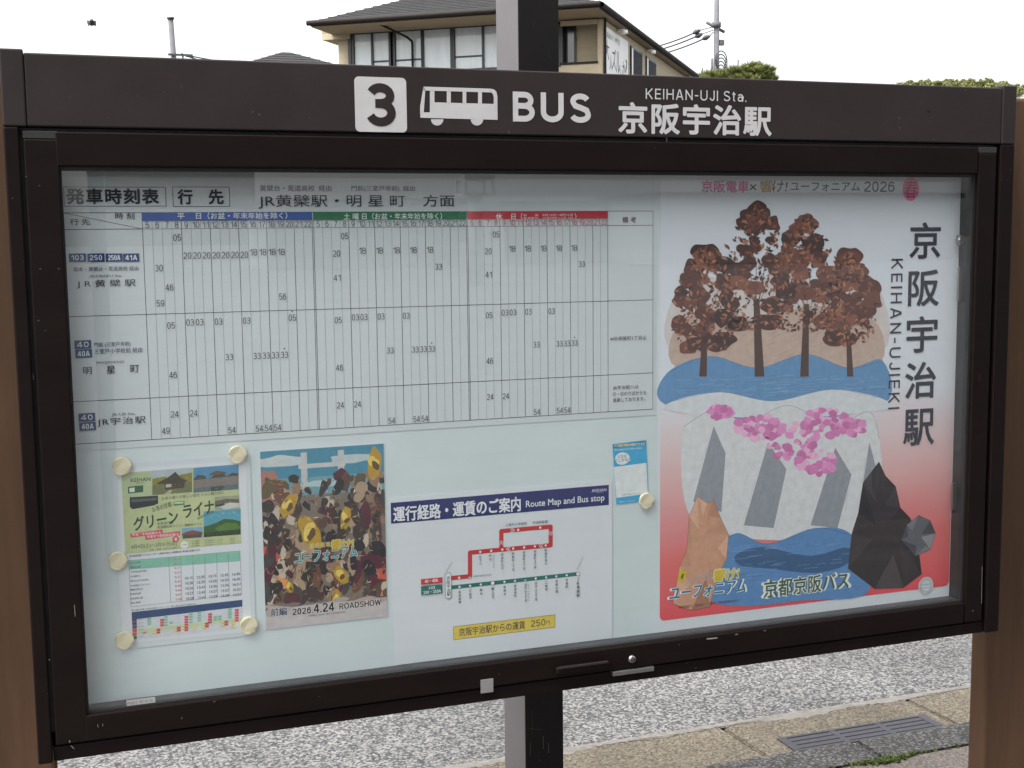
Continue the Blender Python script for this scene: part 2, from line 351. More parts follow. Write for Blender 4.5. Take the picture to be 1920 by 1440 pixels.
M['joint'] = surf('dark_joint', (0.035, 0.03, 0.022), 0.95, 0.4, 30)
M['iron'] = surf('painted_iron', (0.034, 0.033, 0.041), 0.5, 0.12, 20, metal=0.3)
M['moss'] = surf('green_moss', (0.085, 0.115, 0.028), 0.95, 0.5, 60, bump=0.8, bscale=200)
KF, KB, GE = 0.632, 0.80, 1.292        # kerb front, kerb back, gutter / asphalt line
def slabs(mb, x0, x1, y0, y1, z0, z1, joints, m, gap=0.007, slant=0.0, bev=0.006):
    xs = [x0]+joints+[x1]
    for a, b in zip(xs[:-1], xs[1:]):
        bmx = bmesh.new(); bmesh.ops.create_cube(bmx, size=1)
        for v in bmx.verts:
            yy = (y0+y1)/2+v.co.y*(y1-y0); xx = (a+gap/2) if v.co.x < 0 else (b-gap/2)
            v.co = Vector((xx+slant*(yy-y0)/(y1-y0), yy, (z0+z1)/2+v.co.z*(z1-z0)))
        bmesh.ops.bevel(bmx, geom=bmx.edges[:], offset=bev, segments=2, affect='EDGES'); bmx.verts.index_update(); mb.bm(bmx, m)
# ground sheet (road) reaching the horizon
g = MB(); ZR = -0.125
for (xa, xb, ya, yb) in ((-900, 900, GE-0.02, 1500),):
    g.face([(xa, ya, ZR), (xb, ya, ZR), (xb, yb, ZR), (xa, yb, ZR)], M['asphalt'])
kind(g.build('road'), 'structure')
g = MB(); g.face([(-900, GE, -0.16), (900, GE, -0.16), (900, -900, -0.16), (-900, -900, -0.16)], M['joint']); kind(g.build('ground'), 'structure')
g = MB(); slabs(g, -40, 40, KB+0.004, GE, -0.19, -0.105, [x*0.765-0.165 for x in range(-50, 51)], M['gutter'], 0.008, -0.03); kind(g.build('gutter'), 'structure')
# ragged asphalt lip over the gutter's edge
g = MB()
xs = np.arange(-6, 10, 0.02); prev = None
for x in xs:
    e = GE-0.012-0.022*random.random()-0.012*math.sin(x*7.3)
    if prev: g.face([(prev[0], prev[1], -0.1035), (x, e, -0.1035), (x, GE+0.03, -0.117), (prev[0], GE+0.03, -0.117)], M['asphalt'])
    prev = (x, e)
kind(g.build('road_edge'), 'structure')
# pale mortar smeared along the gutter's back edge, broken and uneven
M['mortar'] = surf('pale_mortar', (0.135, 0.126, 0.112), 0.9, 0.25, 40, bump=0.4, bscale=160)
g = MB(); prev = None
for x in np.arange(-6, 10, 0.017):
    wd_ = 0.030*max(0, math.sin(x*5.1+1.2)*.5+math.sin(x*13.7)*.4+random.uniform(-.2, .35)+.25)
    if prev is not None:
        g.face([(prev[0], GE-0.018-prev[1], -0.1042), (x, GE-0.018-wd_, -0.1042), (x, GE+0.006, -0.1039), (prev[0], GE+0.006, -0.1039)], M['mortar'])
    prev = (x, wd_)
kind(g.build('mortar_line'), 'structure')
g = MB(); slabs(g, -40, 40, KF, KB, -0.19, -0.003, [x*0.60-0.085 for x in range(-60, 61)], M['kerb'], 0.007, 0.0, 0.012); kind(g.build('kerb'), 'structure')
g = MB()
slabs(g, -60, 60, -3.4, KF-0.006, -0.1, 0.0, [], M['pave'], 0.005, 0, 0.004)
kind(g.build('pavement'), 'structure')
M['square'] = surf('dark_square_asphalt', (0.042, 0.042, 0.043), 0.9, 0.2, 3)
g = MB(); g.face([(-300, -3.4, -0.02), (300, -3.4, -0.02), (300, -400, -0.02), (-300, -400, -0.02)], M['square']); kind(g.build('square'), 'structure')
# moss in the joint between kerb and pavement
mo = MB()
for i in range(500):
    x = random.gauss(2.31, 0.055) if i < 480 else random.uniform(1.2, 2.6); y = KF-0.004+random.gauss(0, 0.005)-(0.034 if i < 480 else 0)*random.random()**1.6*max(0, 1-abs(x-2.31)/.13)
    r = random.uniform(0.003, 0.008); hgt = random.uniform(0.003, 0.011)
    for k in range(4):
        a = random.random()*6.28; mo.face([(x-r*math.sin(a), y+r*math.cos(a), 0.0005), (x+r*math.sin(a), y-r*math.cos(a), 0.0005), (x+r*math.cos(a)*0.8, y+r*math.sin(a)*0.8, hgt)], M['moss'])
kind(mo.build('moss'), 'stuff')
# drain grating set in the gutter
GX0, GX1, GY0, GY1, GZ = 2.225, 2.825, 0.985, 1.108, -0.1005
gr = empty('drain_grating', ((GX0+GX1)/2, (GY0+GY1)/2, -0.105), 'grey iron drain grating with long slots set in the beige gutter', 'drain grating')
b = MB()
b.box(GX0, GX1, GY0, GY0+0.014, -0.118, GZ, M['iron'], 0.002); b.box(GX0, GX1, GY1-0.014, GY1, -0.118, GZ, M['iron'], 0.002)
b.box(GX0, GX0+0.03, GY0+0.014, GY1-0.014, -0.118, GZ, M['iron']); b.box(GX1-0.03, GX1, GY0+0.014, GY1-0.014, -0.118, GZ, M['iron'])
b.build('frame', gr)
b = MB(); 
for k in range(3):
    y = GY0+0.0195+k*0.0305; b.box(GX0+0.03, GX1-0.03, y, y+0.0235, -0.118, GZ-0.001, M['iron'], 0.0015)
for x in (GX0+0.2, GX0+0.386): b.box(x, x+0.022, GY0+0.014, GY1-0.014, -0.1185, GZ-0.0005, M['iron'])
b.build('bars', gr)
b = MB(); b.box(GX0+0.003, GX1-0.003, GY0+0.003, GY1-0.003, -0.1045, -0.1035, M['seal']); b.build('pit_shade_sheet', gr)  # thin black sheet under the slots, its colour standing in for the pit's shade

# ================================================================== THE NOTICE BOARD
YF = -0.015                       # front of the frame; glass behind it at 0; papers on the panel at 0.05
YP = 0.05
fx = lambda px, py: float(at(px, py, YF)[0]); fz = lambda px, py: float(at(px, py, YF)[2])
OXL, OXR = -0.0855, 0.8720*2.485
HT, HB = 1.9445, 1.8135           # header top and bottom
DB = 1.6-0.3973*2.485             # bottom of the door
GL, GRr, GT, GB = 0.0075, 2.064, 1.6+0.0572*2.485, 1.6-0.3630*2.485
DXL, DXR = fx(43, 260), fx(1869, 300)
SIN_L, SIN_R = fx(35.5, 260), fx(1876, 300)   # inner faces of the outer side members
root = empty('bus_stop_board', (1.04, 0, 0), 'large dark brown glazed bus stop notice board with white BUS lettering across its header', 'notice board')
b = MB(); b.box(OXL+0.041, OXR-0.041, YF, 0.10, HB, HT, M['frame'], 0.003); header = b.build('header_panel', root)
for xa, xb in ((OXL, OXL+0.0405), (OXR-0.0405, OXR)):
    b = MB(); b.box(xa, xb, YF-0.002, 0.102, HB-0.0005, HT+0.006, M['frame'], 0.003); b.build('header_end_cap', root)
for xa, xb in ((OXL, SIN_L), (SIN_R, OXR)):
    b = MB(); b.box(xa, xb, YF-0.001, 0.10, DB, HB-0.001, M['door'], 0.003); b.build('side_member', root)
b = MB(); b.box(SIN_L, SIN_R, 0.062, 0.099, DB+0.004, HB-0.002, M['frame']); b.build('cabinet_back', root)
b = MB()   # dark gap behind the door's edge
b.box(SIN_L, SIN_R, 0.004, 0.061, GT+0.03, HB-0.001, M['seal']); b.box(SIN_L, DXL+0.03, 0.004, 0.061, GB-0.03, GT+0.03, M['seal']); b.box(DXR-0.03, SIN_R, 0.004, 0.061, GB-0.03, GT+0.03, M['seal']); b.build('cabinet_lining', root)
# door
DT = HB-0.008
door = MB(); door.box(DXL+0.0545, DXR-0.0545, YF, 0.012, GT, DT, M['door'], 0.003); dtop = door.build('door_rail', root)
RB = DB+0.033
door = MB(); door.box(DXL+0.0545, DXR-0.0545, YF, 0.012, RB, GB, M['door'], 0.003)
dbot = door.build('door_rail', root)
b = MB(); b.box(SIN_L+0.002, SIN_R-0.002, YF+0.006, 0.06, DB, RB-0.004, M['door'], 0.003); b.build('bottom_member', root)
for xa, xb in ((DXL, GL), (GRr, DXR)):
    b = MB(); b.box(xa, xb, YF+0.0005, 0.012, RB-0.0, DT-0.014, M['door'], 0.003); st = b.build('door_stile', root)
    b = MB(); b.box(xa, xb, YF+0.001, 0.011, DT-0.0135, DT, M['cap'], 0.001); b.build('corner_cap', st)
    LAST_STILE = st
    if xa == DXL: FIRST_STILE = st
# sealing gasket round the glass, glass, lining of the cabinet
b = MB(); gk = 0.007
b.box(GL, GRr, -0.004, 0.008, GT-gk, GT, M['seal']); b.box(GL, GRr, -0.004, 0.008, GB, GB+0.004, M['seal']); b.box(GL, GL+0.003, -0.004, 0.008, GB+0.004, GT-gk, M['seal']); b.box(GRr-gk, GRr, -0.004, 0.008, GB+0.004, GT-gk, M['seal'])
b.build('gasket', root)
gm, t, pb_ = new_mat('window_glass'); t.nodes.remove(pb_); L = t.links.new; out = t.nodes['Material Output']
tr = N(t, 'ShaderNodeBsdfTransparent', Color=(0.975, 0.985, 0.983, 1)); gl = N(t, 'ShaderNodeBsdfGlossy', Roughness=0.004, Color=(1, 1, 1, 1)); fr = N(t, 'ShaderNodeFresnel', IOR=1.5)
ge = N(t, 'ShaderNodeNewGeometry'); io = N(t, 'ShaderNodeMapRange'); io.inputs['To Min'].default_value = 1.6; io.inputs['To Max'].default_value = 1/1.6; L(ge.outputs['Backfacing'], io.inputs['Value']); L(io.outputs[0], fr.inputs['IOR'])   # a thin pane: the same reflectance at both faces
mx = N(t, 'ShaderNodeMixShader'); L(fr.outputs[0], mx.inputs[0]); L(tr.outputs[0], mx.inputs[1]); L(gl.outputs[0], mx.inputs[2])
df = N(t, 'ShaderNodeBsdfDiffuse', Color=(0.55, 0.56, 0.57, 1)); tc = N(t, 'ShaderNodeTexCoord'); mp = N(t, 'ShaderNodeMapping'); mp.inputs['Scale'].default_value = (0.8, 1, 14); mp.inputs['Rotation'].default_value = (0, rad(3), 0)
L(tc.outputs['Object'], mp.inputs[0]); nn = N(t, 'ShaderNodeTexNoise', Scale=2.2, Detail=7.0, Roughness=0.7); L(mp.outputs[0], nn.inputs['Vector'])
mr = N(t, 'ShaderNodeMapRange'); mr.inputs['From Min'].default_value = 0.45; mr.inputs['From Max'].default_value = 0.85; mr.inputs['To Min'].default_value = 0.002; mr.inputs['To Max'].default_value = 0.022; L(nn.outputs['Fac'], mr.inputs['Value'])
m2 = N(t, 'ShaderNodeMixShader'); L(mr.outputs[0], m2.inputs[0]); L(mx.outputs[0], m2.inputs[1]); L(df.outputs[0], m2.inputs[2]); L(m2.outputs[0], out.inputs[0])
M['glass'] = gm
b = MB(); b.box(GL+0.001, GRr-0.001, -0.001, 0.003, GB+0.001, GT-0.001, M['glass']); b.build('glass_pane', root)
b = MB(); b.box(DXL+0.03, DXR-0.03, YP, 0.060, GB-0.025, GT+0.025, M['panel']); b.build('back_panel', root)
b = MB(); b.box(GL-0.02, GRr+0.02, 0.0125, YP-0.001, GB-0.010, GB-0.0005, M['sill'])
b.build('sill', root)
b = MB(); b.box(GRr+0.001, GRr+0.012, 0.0125, YP-0.001, GB, GT, M['seal']); b.box(GL-0.014, GL-0.003, 0.0125, YP-0.001, GB, GT, M['seal']); b.box(GL-0.02, GRr+0.02, 0.0125, YP-0.001, GT+0.002, GT+0.012, M['seal']); b.build('cabinet_reveal', root)
# hinge blocks and clips seen along the right-hand reveal
b = MB(); q = at(1805, 450, 0.03); b.box(GRr-0.016, GRr+0.0005, 0.026, 0.040, q[2]-0.013, q[2]+0.013, M['steel'], 0.002); b.cyl((GRr-0.02, 0.03, q[2]), (GRr-0.012, 0.03, q[2]), 0.007, 0.007, M['steel']); b.build('door_catch', root)
for (ya, yb) in ((500, 565), (905, 955)):
    b = MB(); z1, z0 = at(1800, ya, .03)[2], at(1800, yb, .03)[2]; b.box(GRr-0.012, GRr+0.0003, 0.03, 0.036, z0, z1, M['steel'], 0.001); b.build('door_clip', root)
# lock, handle, latch plate, tape on the lower rail
q = at(1184, 1235, YF)
b = MB(); b.cyl((q[0], YF+0.002, q[2]), (q[0], YF-0.006, q[2]), 0.0085, 0.008, M['steel'], 24); b.cyl((q[0], YF-0.0055, q[2]), (q[0], YF-0.0075, q[2]), 0.0052, 0.005, M['seal'], 20); b.box(q[0]-0.0008, q[0]+0.0008, YF-0.0085, YF-0.007, q[2]-0.004, q[2]+0.004, M['steel']); b.build('lock', root)
h0, h1 = at(1040, 1254, YF), at(1140, 1241, YF)
b = MB(); hz = (h0[2]+h1[2])/2; b.box(h0[0], h1[0], YF-0.013, YF+0.001, hz-0.011, hz+0.006, M['door'], 0.005, seg=3); b.box(h0[0]+0.006, h1[0]-0.006, YF-0.016, YF-0.0125, hz+0.002, hz+0.008, M['frame'], 0.0015); b.build('door_handle', root)
a0, a1 = at(1148, 1278, YF), at(1225, 1262, YF)
b = MB(); zz = RB-0.006; b.box(a0[0], a1[0], YF-0.004, YF+0.012, zz-0.006, zz+0.004, M['steel'], 0.001); b.build('latch_plate', root)
q0, q1 = at(901, 1274, YF), at(925, 1297, YF)
b = MB(); b.box(q0[0], q1[0], YF-0.0012, YF+0.0005, q1[2], q0[2]-0.001, M['tape'], 0.0004); b.build('tape_patch', dbot)
q0, q1 = at(237, 1317, -.002), at(292, 1318, -.002)
b = Print(-0.0012); b.rect(237, 1313, 291.5, 1319.5, (150, 152, 150)); b.line(255, 1311, 256, 1324, 0.0006, (90, 92, 92), 2)
b.text('PSD', 246, 1318.5, 5, 14, (70, 72, 72), 2); b.text('ガラス', 274, 1314.5, 5, 26, (70, 72, 72), 2); b.build('glass_sticker', root)
# posts behind the side members
for xa, xb in ((-0.36, -0.055), (2.235, 2.47)):
    b = MB(); b.box(xa, xb, 0.1035, 0.168, -0.02, HT-0.006, M['post'], 0.010, seg=3); b.build('post', root)
for xa, xb in ((-0.0545, 0.05), (2.06, 2.2345)):
    for z in (0.74, 1.25, 1.80): b = MB(); b.box(xa, xb, 0.1005, 0.150, z-.03, z+.03, M['door'], 0.003); b.build('bracket', root)

# chips, scuffs and scratches where the paint has gone
def scratches(plane_y, parent, marks, name='worn_paint'):
    sp_ = Print(plane_y)
    for (x0, y0, x1, y1, w_, col) in marks: sp_.line(x0, y0, x1, y1, w_/1000, col, 0)
    return sp_.build(name, parent)
PALE, DARKC = (120, 112, 108), (12, 10, 10)
rs = random.Random(9)
scratches(YF-0.0003, header, [(954, 245, 954.6, 251, .9, (110, 104, 90)), (1738, 207, 1744, 211, 4, DARKC), (1215, 168, 1219, 166, 4, DARKC), (1250, 258, 1250.5, 266, .8, PALE)]+[(x, y, x+rs.uniform(-3, 3), y+rs.uniform(1, 6), .7, (78, 70, 68)) for x, y in [(rs.uniform(60, 1840), 0) for _ in range(26)] for y in [rs.uniform(140+x*.03, 225+x*.02)]])
scratches(YF-0.0003, dbot, [(1325, 1198, 1345, 1196, 3, (130, 128, 125)), (1378, 1190, 1384, 1189, 2, PALE), (1432, 1183, 1436, 1182, 1.6, PALE), (400, 1316, 404, 1315, 1.2, PALE), (192, 1357, 193, 1362, 1, PALE), (183, 1358, 184, 1364, .8, PALE), (340, 1347, 342, 1346, 1.5, PALE)]+[(x, 1352-(x-190)*.132+rs.uniform(-20, 14), x+rs.uniform(-4, 5), 1352-(x-190)*.132+rs.uniform(-20, 14), .5, (64, 58, 56)) for x in [rs.uniform(190, 1780) for _ in range(18)] if False])
scratches(YF-0.0003, FIRST_STILE, [(139.5, 1134, 141, 1156, .9, (128, 120, 116)), (130, 1388, 131, 1392, 1.6, PALE), (133, 1398, 139, 1404, 1.2, PALE), (92, 1236, 93.5, 1238, 1.2, PALE), (62, 700, 63, 712, .6, (70, 62, 60))])
scratches(YF-0.0003, LAST_STILE, [(1841.5, 1062, 1840.3, 1132, 1.0, (130, 126, 122)), (1823, 1144, 1825, 1146, 1.6, PALE), (1836, 700, 1836.2, 716, .6, (80, 72, 70))])
# header lettering
V = M['vinyl']
hp = Print(YF-0.0006); hp.rect(664, 143, 763.5, 248.5, V, 0, 0.009)
# the plate's right bottom corner is measured on the same plane
plate = hp.build('number_plate', header)
hp = Print(YF-0.0012); hp.sans('3', 713.5, 196.5, 81, 61, .205, M['frame']); hp.build('numeral', plate)
hp = Print(YF-0.0006)
def px2(x, y): return hp.p(560+x/3, y/3)
bodyp = [(702, 487), (1080, 499), (1098, 503), (1112, 516), (1118, 540), (1119, 674), (1042, 672), (1030, 668), (975, 668), (745, 664), (685, 662), (683, 600)]
O = [px2(*q) for q in bodyp]
# body drawn as bands so the window openings stay open
def quad(*ps): hp.face([px2(*q) for q in ps], V)
quad((683, 632), (745, 632), (745, 664), (685, 662)); quad((745, 575), (1118, 585), (1119, 674), (745, 664))
quad((702, 487), (1080, 499), (1085, 520), (1085, 520), (703, 509)) ; quad((702, 487), (712, 509), (704, 628), (704, 634), (683, 632), (683, 600))
quad((738, 508), (764, 509), (764, 576), (745, 576), (745, 632), (738, 632)); quad((833, 511), (856, 512), (856, 580), (833, 579)); quad((922, 514), (943, 515), (943, 582), (922, 582)); quad((1009, 517), (1031, 518), (1031, 584), (1009, 584))
quad((1080, 499), (1098, 503), (1112, 516), (1118, 540), (1118, 586), (1097, 585), (1097, 545), (1092, 528), (1083, 520))
for cx in (779, 1003):
    c = (cx, 672)
    hp.face([px2(cx+35*math.cos(a), 671+35*math.sin(a)) for a in [math.pi*i/14 for i in range(15)]], V)
hp.build('bus_pictogram', header)
hp = Print(YF-0.0006)
hp.sans('BUS', 1035.5, 201.5, 55.5, 149, .195, V, 0, sp=.13); hp.sans('KEIHAN-UJI Sta.', 1306.5, 178.5, 19.5, 189, .125, V, 0, sp=.2); hp.text('京阪宇治駅', 1306.5, 224, 55, 285, V, 0, 0.028, sp=1.08)
hp.build('lettering', header)

# ================================================================== PAPERS ON THE PANEL
def sheet(name, x0, y0, x1, y1, y, m, label, cat, th=0.0006):
    a, c = at(x0, y0, y), at(x1, y1, y); cx, cz = (a[0]+c[0])/2, (a[2]+c[2])/2
    b = MB(); b.box(a[0], c[0], y, y+th, c[2], a[2], m); o = b.build(name, None, (cx, y, cz)); return tag(o, label, cat)
# ---------------- timetable
yT = YP-0.0010
K = (44, 46, 50)
tt = sheet('timetable', 112.5, 330, 1228, 778, yT, M['film'], 'wide bus timetable with blue, green and red header bars above columns of minutes', 'timetable')
TX0, TX1, TZ0, TZ1 = 0.0105, 1.2405, 1.2172, 1.6592
ZH1, ZH2, ZR1, ZR2 = 1.6432, 1.628, 1.4632, 1.2995
XW, XS, XH, XR = 0.1525, 0.4815, 0.8072, 1.131
def hour_x(block, h):
    a, c = {'w': (XW, XS), 's': (XS+0.003, XH), 'h': (XH+0.003, XR)}[block]; return a+(c-a)*(h-5+0.5)/18
def edge_x(block, k):
    a, c = {'w': (XW, XS), 's': (XS+0.003, XH), 'h': (XH+0.003, XR)}[block]; return a+(c-a)*k/18
TYs = yT-0.0003
r = Print(TYs); TH, MD = 0.0007, 0.0012
for z in (TZ1, TZ0, ZR1, ZR2): r.bar(TX0, z, TX1, z, MD, (70, 72, 76))
r.bar(XW, ZH2, XR, ZH2, 0.0008, (80, 82, 86)); r.bar(TX0, ZH2, XW, ZH2, MD, (70, 72, 76)); r.bar(XR, ZH2, TX1, ZH2, MD, (70, 72, 76))
for x in (TX0, TX1, XW, XR, XS, XS+0.003, XH, XH+0.003): r.bar(x, TZ0, x, TZ1, 0.0010, (64, 66, 70), 2)
r.bar(TX0, TZ1, XW, ZH2, 0.0009, (70, 72, 76), 2)
for bl in 'wsh':
    for k in range(1, 18):
        heavy = k in (4, 7, 10, 13, 16); r.bar(edge_x(bl, k), TZ0, edge_x(bl, k), ZH1, 0.00105 if heavy else 0.0006, (84, 86, 90) if heavy else (138, 142, 146), 3)
for (x0, y0, x1, y1) in ((119, 350.5, 311.5, 386.5), (323.5, 350.5, 431, 387)):
    a, c = r.p(x0, y0), r.p(x1, y1)
    for (xa, za, xb, zb) in ((a[0], a[2], c[0], a[2]), (a[0], c[2], c[0], c[2]), (a[0], a[2], a[0], c[2]), (c[0], a[2], c[0], c[2])): r.bar(xa, za, xb, zb, 0.0011, (70, 72, 76), 2)
r.build('grid_ruling', tt)
for bl, a, c, col in (('w', XW, XS, (44, 84, 160)), ('s', XS+0.003, XH, (30, 112, 74)), ('h', XH+0.003, XR, (188, 40, 56))):
    r = Print(TYs-0.0012); y = r.y; r.face([(a, y, ZH1), (c, y, ZH1), (c, y, TZ1), (a, y, TZ1)], ink(col)); hb = r.build('header_bar', tt)
    r = Print(TYs-0.0016); wh = (222, 230, 232)
    if bl == 'w': r.text('平　 日（お盆・年末年始を除く）', 437, 404.5, 12, 206, wh, 0, 0.012)
    elif bl == 's': r.text('土 曜 日（お盆・年末年始を除く）', 738, 405.5, 12, 184, wh, 0, 0.012)
    else: r.text('休　 日（', 955, 406, 12, 50, wh, 0, 0.012); r.text('お　　盆　8月13日〜8月16日', 1028, 403, 4.6, 92, wh, 0); r.text('年末年始　12月29日〜1月 4日', 1028, 408.7, 4.6, 92, wh, 0); r.text('）', 1079, 406, 12, None, wh, 0, 0.012)
    r.build('lettering', hb)
for s_, x, y, wd, hh in (('103', 145.5, 483, 28.5, 14.5), ('250', 180, 483, 28.5, 14.5), ('250A', 214, 483, 28, 14.5), ('41A', 246, 483, 27.5, 14.5), ('40', 155.5, 646, 28, 15), ('40A', 157, 663, 28, 15), ('40', 163, 782.5, 28, 15), ('40A', 164.3, 799.5, 28, 15)):
    r = Print(TYs-0.0012); c = r.p(x, y); ux = 0.00109; a0 = wd*ux/2; a1 = hh*ux/2; yy = r.y
    r.face([(c[0]-a0, yy, c[2]-a1), (c[0]+a0, yy, c[2]-a1), (c[0]+a0, yy, c[2]+a1), (c[0]-a0, yy, c[2]+a1)], ink((36, 62, 112)))
    r.sans(s_, x, y, hh-5, wd-5.5, .17, (214, 224, 232), 1); r.build('route_badge', tt)
r = Print(TYs-0.0012)
r.text('発車時刻表', 212, 368, 28, 172, K, 0, 0.03, sp=1.1); r.text('行', 347, 369, 27, 27, K, 0, 0.03); r.text('先', 405, 369, 27, 27, K, 0, 0.03)
G2 = (98, 102, 112)
r.text('黄檗台・莵道高校  経由', 555, 353, 11.5, 134, G2, 0, .012); r.text('門前(三室戸寺前)  経由', 719, 354, 11.5, 119, G2, 0, .012)
r.text('JR黄檗駅・明 星 町　方面', 673, 378, 26, 367, (62, 64, 70), 0, 0.006)
r.text('時 刻', 234, 405, 12, 36, K, 0, 0.01); r.text('行 先', 150, 416, 12, 37, K, 0, 0.01); r.text('備 考', 1180, 412, 11, 26, K, 0, 0.014)
r.text('森本・黄檗台・莵道高校 経由', 199, 504, 8.5, 122, (70, 78, 100), 0, 0.006); r.text('JR-OBAKU Sta.', 198, 518, 6, 62, G2, 0, 0.01); r.text('J R 黄 檗 駅', 199.5, 532, 15.5, 110, K, 0, 0.008)
r.text('門前 (三室戸寺前)', 211, 646, 10, 68, (70, 78, 100), 0, 0.006); r.text('三室戸小学校前 経由', 222, 657.5, 9.5, 90, (70, 78, 100), 0, 0.006); r.text('MYOJYOCHO', 207, 680, 6, 52, G2, 0, 0.012)
r.text('明', 164, 695, 14, 16, K, 0, 0.012); r.text('星', 208, 693, 14, 16, K, 0, 0.012); r.text('町', 252.5, 691.5, 14, 16, K, 0, 0.012)
r.text('JR-UJI Sta.', 232, 777, 6, 45, G2, 0, 0.01); r.text('JR宇治駅', 228, 790, 15.5, 91, K, 0, 0.008, sp=1.15)
r.text('※印:明星町1丁目止', 1178.5, 634, 7.6, 68, K, 0, 0.008)
for i, s_ in enumerate(('JR宇治駅へは', '①・②のりばからも', '発車しております。')): r.text(s_, (1173.5, 1180.5, 1179.5)[i], (726.5, 737.5, 749)[i], 7.6, (48, 63, 60)[i], K, 0, 0.008)
r.build('lettering', tt)
r = Print(TYs-0.0012)
def num(x, z, s_, col=(50, 52, 56), h=0.0128, wd=0.0142, bold=0.004):
    # a two-figure minute centred on a point of the sheet, converted back to sheet pixels
    d = np.array([x, r.y, z])-CAM; q = RM @ d; px, py = 960+FPX*q[0]/q[2], 720+FPX*q[1]/q[2]
    ux = abs(r.p(px+5, py)[0]-r.p(px-5, py)[0])/10; uz = abs(r.p(px, py+5)[2]-r.p(px, py-5)[2])/10
    r.sans(s_, px, py, h/uz, wd/ux, .092, col, 0, sp=.16)
zm1 = lambda mnt: 1.611-(mnt-5)*0.00235
zm2 = lambda mnt: 1.445-(mnt-3)*0.00238
zm3 = lambda mnt: 1.265-(mnt-24)*0.00128
for bl in 'wsh':
    for h in range(5, 23):
        num(hour_x(bl, h), (ZH1+ZH2)/2, str(h), {'w': (56, 62, 76), 's': (64, 78, 72), 'h': (172, 66, 80)}[bl], 0.0118, 0.0132 if h > 9 else 0.0066, 0.0)
R1 = {'w': [(8, 5), (16, 18), (17, 18), (18, 18), (19, 18)]+[(h, 20) for h in range(9, 16)]+[(6, 30), (7, 46), (6, 59), (19, 56)],
      's': [(8, 5)]+[(h, 18) for h in (10, 12, 14, 16, 18)]+[(7, 20), (19, 33), (7, 41)], 'h': [(8, 5)]+[(h, 18) for h in (10, 12, 14, 16, 18)]+[(7, 20), (19, 33), (7, 41)]}
R2 = {'w': [(7, 5), (9, 3), (10, 3), (12, 3), (15, 3), (20, 5), (13, 33), (16, 33), (17, 33), (18, 33), (19, 33), (7, 46)],
      's': [(7, 5), (9, 3), (10, 3), (12, 3), (15, 3), (13, 33), (16, 33), (17, 33), (18, 33), (7, 46)], 'h': [(7, 5), (9, 3), (10, 3), (12, 3), (15, 3), (13, 33), (16, 33), (17, 33), (18, 33), (7, 46)]}
R3 = {'w': [(7, 24), (9, 24), (6, 49), (13, 54), (16, 54), (17, 54), (18, 54)], 's': [(7, 24), (9, 24), (13, 54), (16, 54), (17, 54)], 'h': [(7, 24), (9, 24), (13, 54), (16, 54), (17, 54)]}
for bl in 'wsh':
    for RR, zf in ((R1, zm1), (R2, zm2), (R3, zm3)):
        for h, mn in RR[bl]: num(hour_x(bl, h)-0.0012*(9.5-h)/9*0, zf(mn)+(0.008 if RR is R2 and h == 20 else 0), '%02d' % mn)
for bl, h, mn in (('w', 20, 5), ('w', 19, 33), ('s', 18, 33), ('h', 18, 33)):
    z = zm2(mn)+0.0125+(0.008 if h == 20 else 0); x = hour_x(bl, h)
    r.face([(x+0.0015*math.cos(a), r.y, z+0.0015*math.sin(a)) for a in [i*math.pi/4 for i in range(8)]], ink((60, 62, 66)))
r.build('minute_figures', tt)

# ---------------- big spring poster: its drawn figure is replaced by a plain abstract autumn landscape in the same colours
yS = YP-0.0012
sp = sheet('station_poster', 1234.5, 326, 1797, 1118, yS, M['paper'], 'tall red and white poster with a large upright black station name, right of the timetable', 'poster')
pm, t, b_ = new_mat('poster_ground_print'); tc = N(t, 'ShaderNodeTexCoord'); sx = N(t, 'ShaderNodeSeparateXYZ'); t.links.new(tc.outputs['Object'], sx.inputs[0])
nz = N(t, 'ShaderNodeTexNoise', Scale=2.2, Detail=2.0); t.links.new(tc.outputs['Object'], nz.inputs['Vector'])
ma = N(t, 'ShaderNodeMath', operation='MULTIPLY_ADD'); ma.inputs[1].default_value = 0.16; t.links.new(nz.outputs['Fac'], ma.inputs[0]); t.links.new(sx.outputs['Z'], ma.inputs[2])
mr = N(t, 'ShaderNodeMapRange'); mr.inputs['From Min'].default_value = -0.44; mr.inputs['From Max'].default_value = 0.10; t.links.new(ma.outputs[0], mr.inputs['Value'])
rp = ramp(t, [(0.0, srgb(226, 72, 84)), (0.35, srgb(224, 112, 112)), (0.7, srgb(224, 186, 186)), (1.0, srgb(224, 230, 238))]); t.links.new(mr.outputs[0], rp.inputs['Fac']); t.links.new(rp.outputs[0], b_.inputs['Base Color']); b_.inputs['Roughness'].default_value = 0.5
r = Print(yS-0.0003); a, c = r.p(1239, 338), r.p(1779, 1098); r.rect(1239, 338, 1779, 1098, pm, 0, 0.012); r.build('printed_ground', sp)
art = Print(yS-0.0006)
BR = [(74, 44, 38), (92, 54, 46), (112, 66, 54), (134, 84, 66), (58, 36, 34)]
rnd = random.Random(11)
def leafclump(cx, cy, rx, ry, col, layer, n=11, jag=0.22):
    art.blob([(cx+rx*(1+rnd.uniform(-jag, jag))*math.cos(2*math.pi*i/n), cy+ry*(1+rnd.uniform(-jag, jag))*math.sin(2*math.pi*i/n)) for i in range(n)], col, layer, 4)
